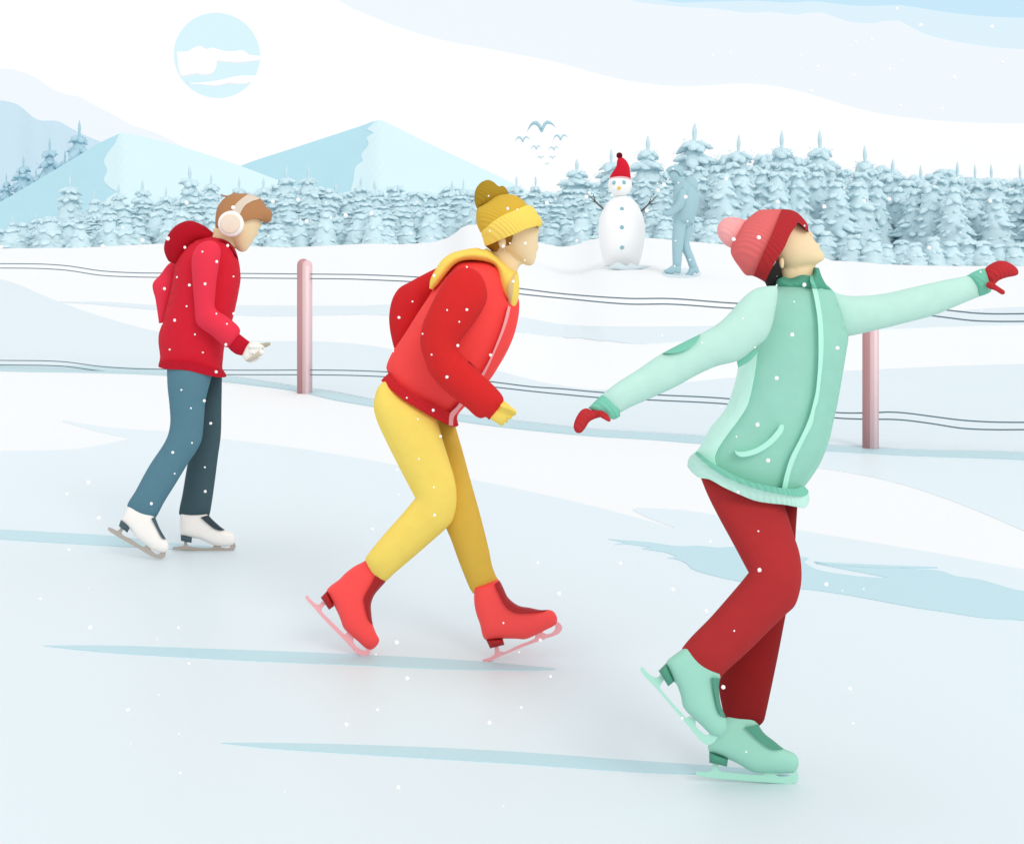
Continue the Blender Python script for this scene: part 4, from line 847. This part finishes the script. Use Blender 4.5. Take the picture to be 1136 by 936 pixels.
# ---------------------------------------------------------------- far figure by the snowman
YP = hit(755, 305)[1]
PB = (172, 208, 218); pm = mat(PB, 'fabric', .8)
hP = Hull(L5([(652, 215), (666, 200), (690, 188), (740, 187), (762, 203), (760, 240), (750, 268), (730, 285), (705, 298), (692, 290), (676, 260), (668, 232)]), YP, 1.0)
body = [Hull(L5([(668, 232), (690, 200), (745, 200), (755, 240), (735, 282), (705, 297), (692, 290), (676, 255)]), YP, .9).geo(),
        limb([L5([(735, 270)])[0] + (YP, 4.5), L5([(755, 330)])[0] + (YP, 9), L5([(775, 420)])[0] + (YP, 9), L5([(770, 520)])[0] + (YP, 8)]),
        limb([L5([(770, 330)])[0] + (YP - .2, 4), L5([(735, 430)])[0] + (YP - .25, 3.4), L5([(660, 478)])[0] + (YP - .25, 2.4), L5([(636, 464)])[0] + (YP - .25, 1.6)]),
        limb([L5([(770, 330)])[0] + (YP + .2, 4), L5([(800, 430)])[0] + (YP + .22, 3.4), L5([(780, 520)])[0] + (YP + .22, 2.4)]),
        limb([L5([(735, 520)])[0] + (YP - .06, 5), L5([(722, 650)])[0] + (YP - .06, 4), L5([(722, 820)])[0] + (YP - .06, 3), L5([(670, 832)])[0] + (YP - .06, 1.5)]),
        limb([L5([(790, 520)])[0] + (YP + .08, 5), L5([(775, 660)])[0] + (YP + .08, 4), L5([(825, 815)])[0] + (YP + .08, 3), L5([(785, 855)])[0] + (YP + .08, 1.8)])]
zb = gz(*hit(755, 305))
p4 = mk('person', fuse(join(*body), .015, 2), pm, base=(W(755, 305, YP)[0], YP, zb), label='pale blue figure in hooded jacket walking past the snowman, one hand out', category='person')
mk('hair', region(hP, L5([(648, 215), (666, 197), (690, 184), (742, 182), (768, 203), (764, 245), (745, 250), (725, 222), (690, 215), (668, 236)]), .01), pm, p4)
jP = Hull(L5([(706, 300), (740, 285), (760, 262), (800, 290), (838, 335), (860, 380), (852, 430), (835, 490), (825, 540), (790, 550), (705, 545), (698, 500), (697, 380)]), YP, 1.2)
jo = mk('jacket', jP.geo(), pm, p4)
hull_mk('hood', L5([(756, 285), (770, 262), (795, 251), (822, 254), (845, 280), (849, 320), (838, 348), (805, 352), (765, 335)]), YP + .02, 1.2, pm, jo)
hull_mk('sleeve', L5([(740, 330), (770, 330), (778, 380), (760, 440), (735, 465), (692, 494), (662, 499), (640, 486), (627, 462), (632, 458), (660, 461), (690, 440), (715, 410)]), YP - .26, 1.0, pm, jo)
to = mk('trousers', Hull(L5([(700, 530), (780, 535), (768, 620), (757, 700), (746, 805), (695, 805), (692, 620)]), YP - .06, 1.0).geo(), pm, p4)
mk('trouser_leg', Hull(L5([(745, 530), (824, 530), (808, 600), (795, 660), (825, 740), (851, 812), (800, 820), (775, 750), (748, 690)]), YP + .08, 1.0).geo(), pm, to)
mk('boot', Hull(L5([(695, 795), (746, 798), (746, 840), (730, 846), (716, 840), (680, 849), (645, 838), (640, 825), (668, 812)]), YP - .06, 1.0, .06).geo(), pm, p4)
mk('boot', Hull(L5([(800, 810), (851, 805), (859, 835), (842, 846), (830, 838), (800, 866), (772, 874), (764, 856), (788, 832)]), YP + .08, 1.0, .06).geo(), pm, p4)

# ================================================================== falling snow
random.seed(5)
FL = []
def fl(t, pts): 
    for x, y, r in pts:
        q = t([(x, y)])[0]; FL.append((q[0], q[1], r))
Lr, Mr, Sr = 2.25, 1.6, 1.0
fl(A, [(428,100,Lr),(232,267,Lr),(56,293,Lr),(144,210,Mr),(345,259,Lr),(420,298,Mr),(498,317,Sr),(562,361,Mr),(611,290,Mr),(635,121,Lr),(811,95,Lr),(923,87,Lr),(1047,100,Sr),(1068,168,Mr),(960,182,Lr),(1133,156,Lr),(791,247,Sr),(547,207,Sr),(330,481,Mr),(385,430,Sr),(440,465,Mr),(510,460,Mr),(636,427,Sr),(428,559,Sr),(375,621,Mr),(560,592,Sr),(607,637,Sr),(637,592,Mr),(318,637,Sr),(465,684,Sr),(602,729,Mr),(353,751,Sr),(500,764,Sr),(559,850,Mr),(728,767,Sr),(933,177,Sr),(404,930,Sr)])
fl(B, [(565,130,Sr),(667,178,Mr),(607,211,Sr),(695,278,Mr),(612,365,Sr),(527,407,Mr),(669,473,Sr),(535,501,Sr),(671,580,Mr),(432,634,Mr),(153,540,Lr),(57,592,Mr),(198,698,Lr),(66,838,Mr)])
fl(C4, [(48,188,Lr),(249,136,Sr),(222,275,Mr),(312,298,Sr),(568,110,Sr),(653,166,Mr),(695,170,Sr),(826,141,Lr),(573,265,Sr),(731,320,Mr),(729,395,Sr),(634,333,Mr),(663,320,Sr),(472,425,Sr),(326,463,Mr),(677,489,Mr),(230,578,Sr),(170,649,Mr),(384,616,Sr),(472,614,Mr),(438,668,Sr),(275,721,Sr),(432,773,Mr),(315,813,Sr),(578,816,Mr),(384,912,Mr),(145,798,Sr),(982,268,Sr),(958,309,Mr),(1002,115,Lr),(1015,97,Mr)])
fl(D4, [(435,14,Sr),(503,113,Mr),(697,15,Mr),(325,205,Sr),(442,260,Mr),(374,300,Sr),(475,376,Mr),(379,476,Sr),(445,601,Sr),(448,725,Mr),(281,525,Mr),(290,635,Sr),(172,787,Mr)])
fl(E4, [(441,609,Lr),(348,662,Sr),(487,769,Lr),(914,523,Sr),(355,908,Mr),(992,898,Mr),(1067,256,Mr),(1123,760,Mr),(1077,599,Mr),(983,652,Sr)])
fl(F4, [(832,219,Lr),(561,353,Lr),(1066,335,Lr),(391,858,Sr),(253,925,Lr)])
fl(G4, [(972,16,Lr),(690,126,Sr),(775,182,Lr),(887,174,Lr),(102,148,Sr),(79,189,Mr),(390,56,Lr),(571,102,Sr),(517,189,Sr),(581,273,Sr),(513,300,Sr),(1089,384,Lr),(967,386,Sr),(1044,459,Sr),(816,533,Sr),(1035,605,Lr),(636,640,Sr),(458,608,Sr),(871,661,Sr),(966,798,Lr)])
fl(H4, [(249,37,Lr),(426,12,Lr),(538,4,Lr),(986,13,Lr),(406,163,Sr),(715,220,Lr),(853,152,Sr),(943,326,Sr),(162,122,Sr),(308,664,Lr),(947,497,Sr)])
fl(I4, [(566,78,Lr),(481,284,Lr),(388,338,Sr),(528,443,Lr),(485,756,Sr),(490,928,Lr),(395,583,Mr),(320,205,Sr),(271,803,Mr)])
fl(J4, [(498,558,Sr),(225,375,Lr),(374,470,Lr),(906,352,Lr),(978,379,Sr),(1073,373,Sr),(449,808,Lr),(1011,815,Lr),(391,162,Mr)])
fl(K4, [(551,575,Sr),(1025,448,Mr),(267,425,Mr)])
fl(lambda p: T(0, 640, 1.623, p), [(162,91,Lr),(321,91,Mr),(73,39,Mr),(340,155,Mr),(230,239,Lr),(286,212,Sr),(324,352,Mr),(235,300,Sr),(512,386,Sr),(624,265,Lr),(733,182,Lr),(717,378,Lr),(881,262,Lr),(906,412,Sr),(322,282,Sr),(680,238,Sr),(283,112,Sr),(160,20,Sr)])
fl(lambda p: T(800, 120, 3.381, p), [(19,266,Lr),(125,292,Sr),(212,352,Lr),(387,370,Lr),(461,300,Sr),(890,260,Sr),(800,296,Sr),(1030,286,Sr)])
fl(lambda p: T(550, 110, 3.787, p), [(798,411,Lr),(745,293,Sr),(767,352,Sr),(806,514,Sr),(707,360,Lr),(682,383,Lr),(679,355,Sr),(487,405,Mr)])
fl(lambda p: T(240, 110, 2.99, p), [(430,386,Lr),(380,395,Sr)])
fl(lambda p: T(0, 0, 3.12, p), [(3,855,Lr)])
fl(lambda p: T(340, 0, 1.427, p), [(643,88,Mr),(670,85,Mr),(783,88,Sr),(810,106,Mr),(783,110,Sr),(869,67,Mr),(895,63,Mr),(972,40,Lr),(1085,43,Lr),(935,14,Mr),(866,120,Mr),(923,110,Mr),(942,97,Sr),(1025,123,Lr),(1102,99,Mr),(799,144,Mr),(940,167,Mr),(1006,173,Mr),(712,122,Sr),(1010,67,Sr)])
SF = mat((255, 255, 255), 'plain', 1.1)
fm = []
for k in range(4):
    v, f = sphere((0, 0, 0), 1, 10, 7, rough=.12); me = bpy.data.meshes.new('snowflake'); me.from_pydata(v, [], f); me.materials.append(SF); me.shade_smooth(); fm.append(me)
for x, y, r in FL[:300]:
    Y = random.uniform(1.9, 3.2); o = bpy.data.objects.new('snowflake', random.choice(fm)); COL.objects.link(o)
    o.location = W(x, y, Y); s = r / F * Y; o.scale = (s, s, s * random.uniform(.92, 1.05))
    o['label'] = 'small round white snowflake falling in mid air'; o['category'] = 'snowflake'; o['group'] = 'snowflakes falling over the rink'
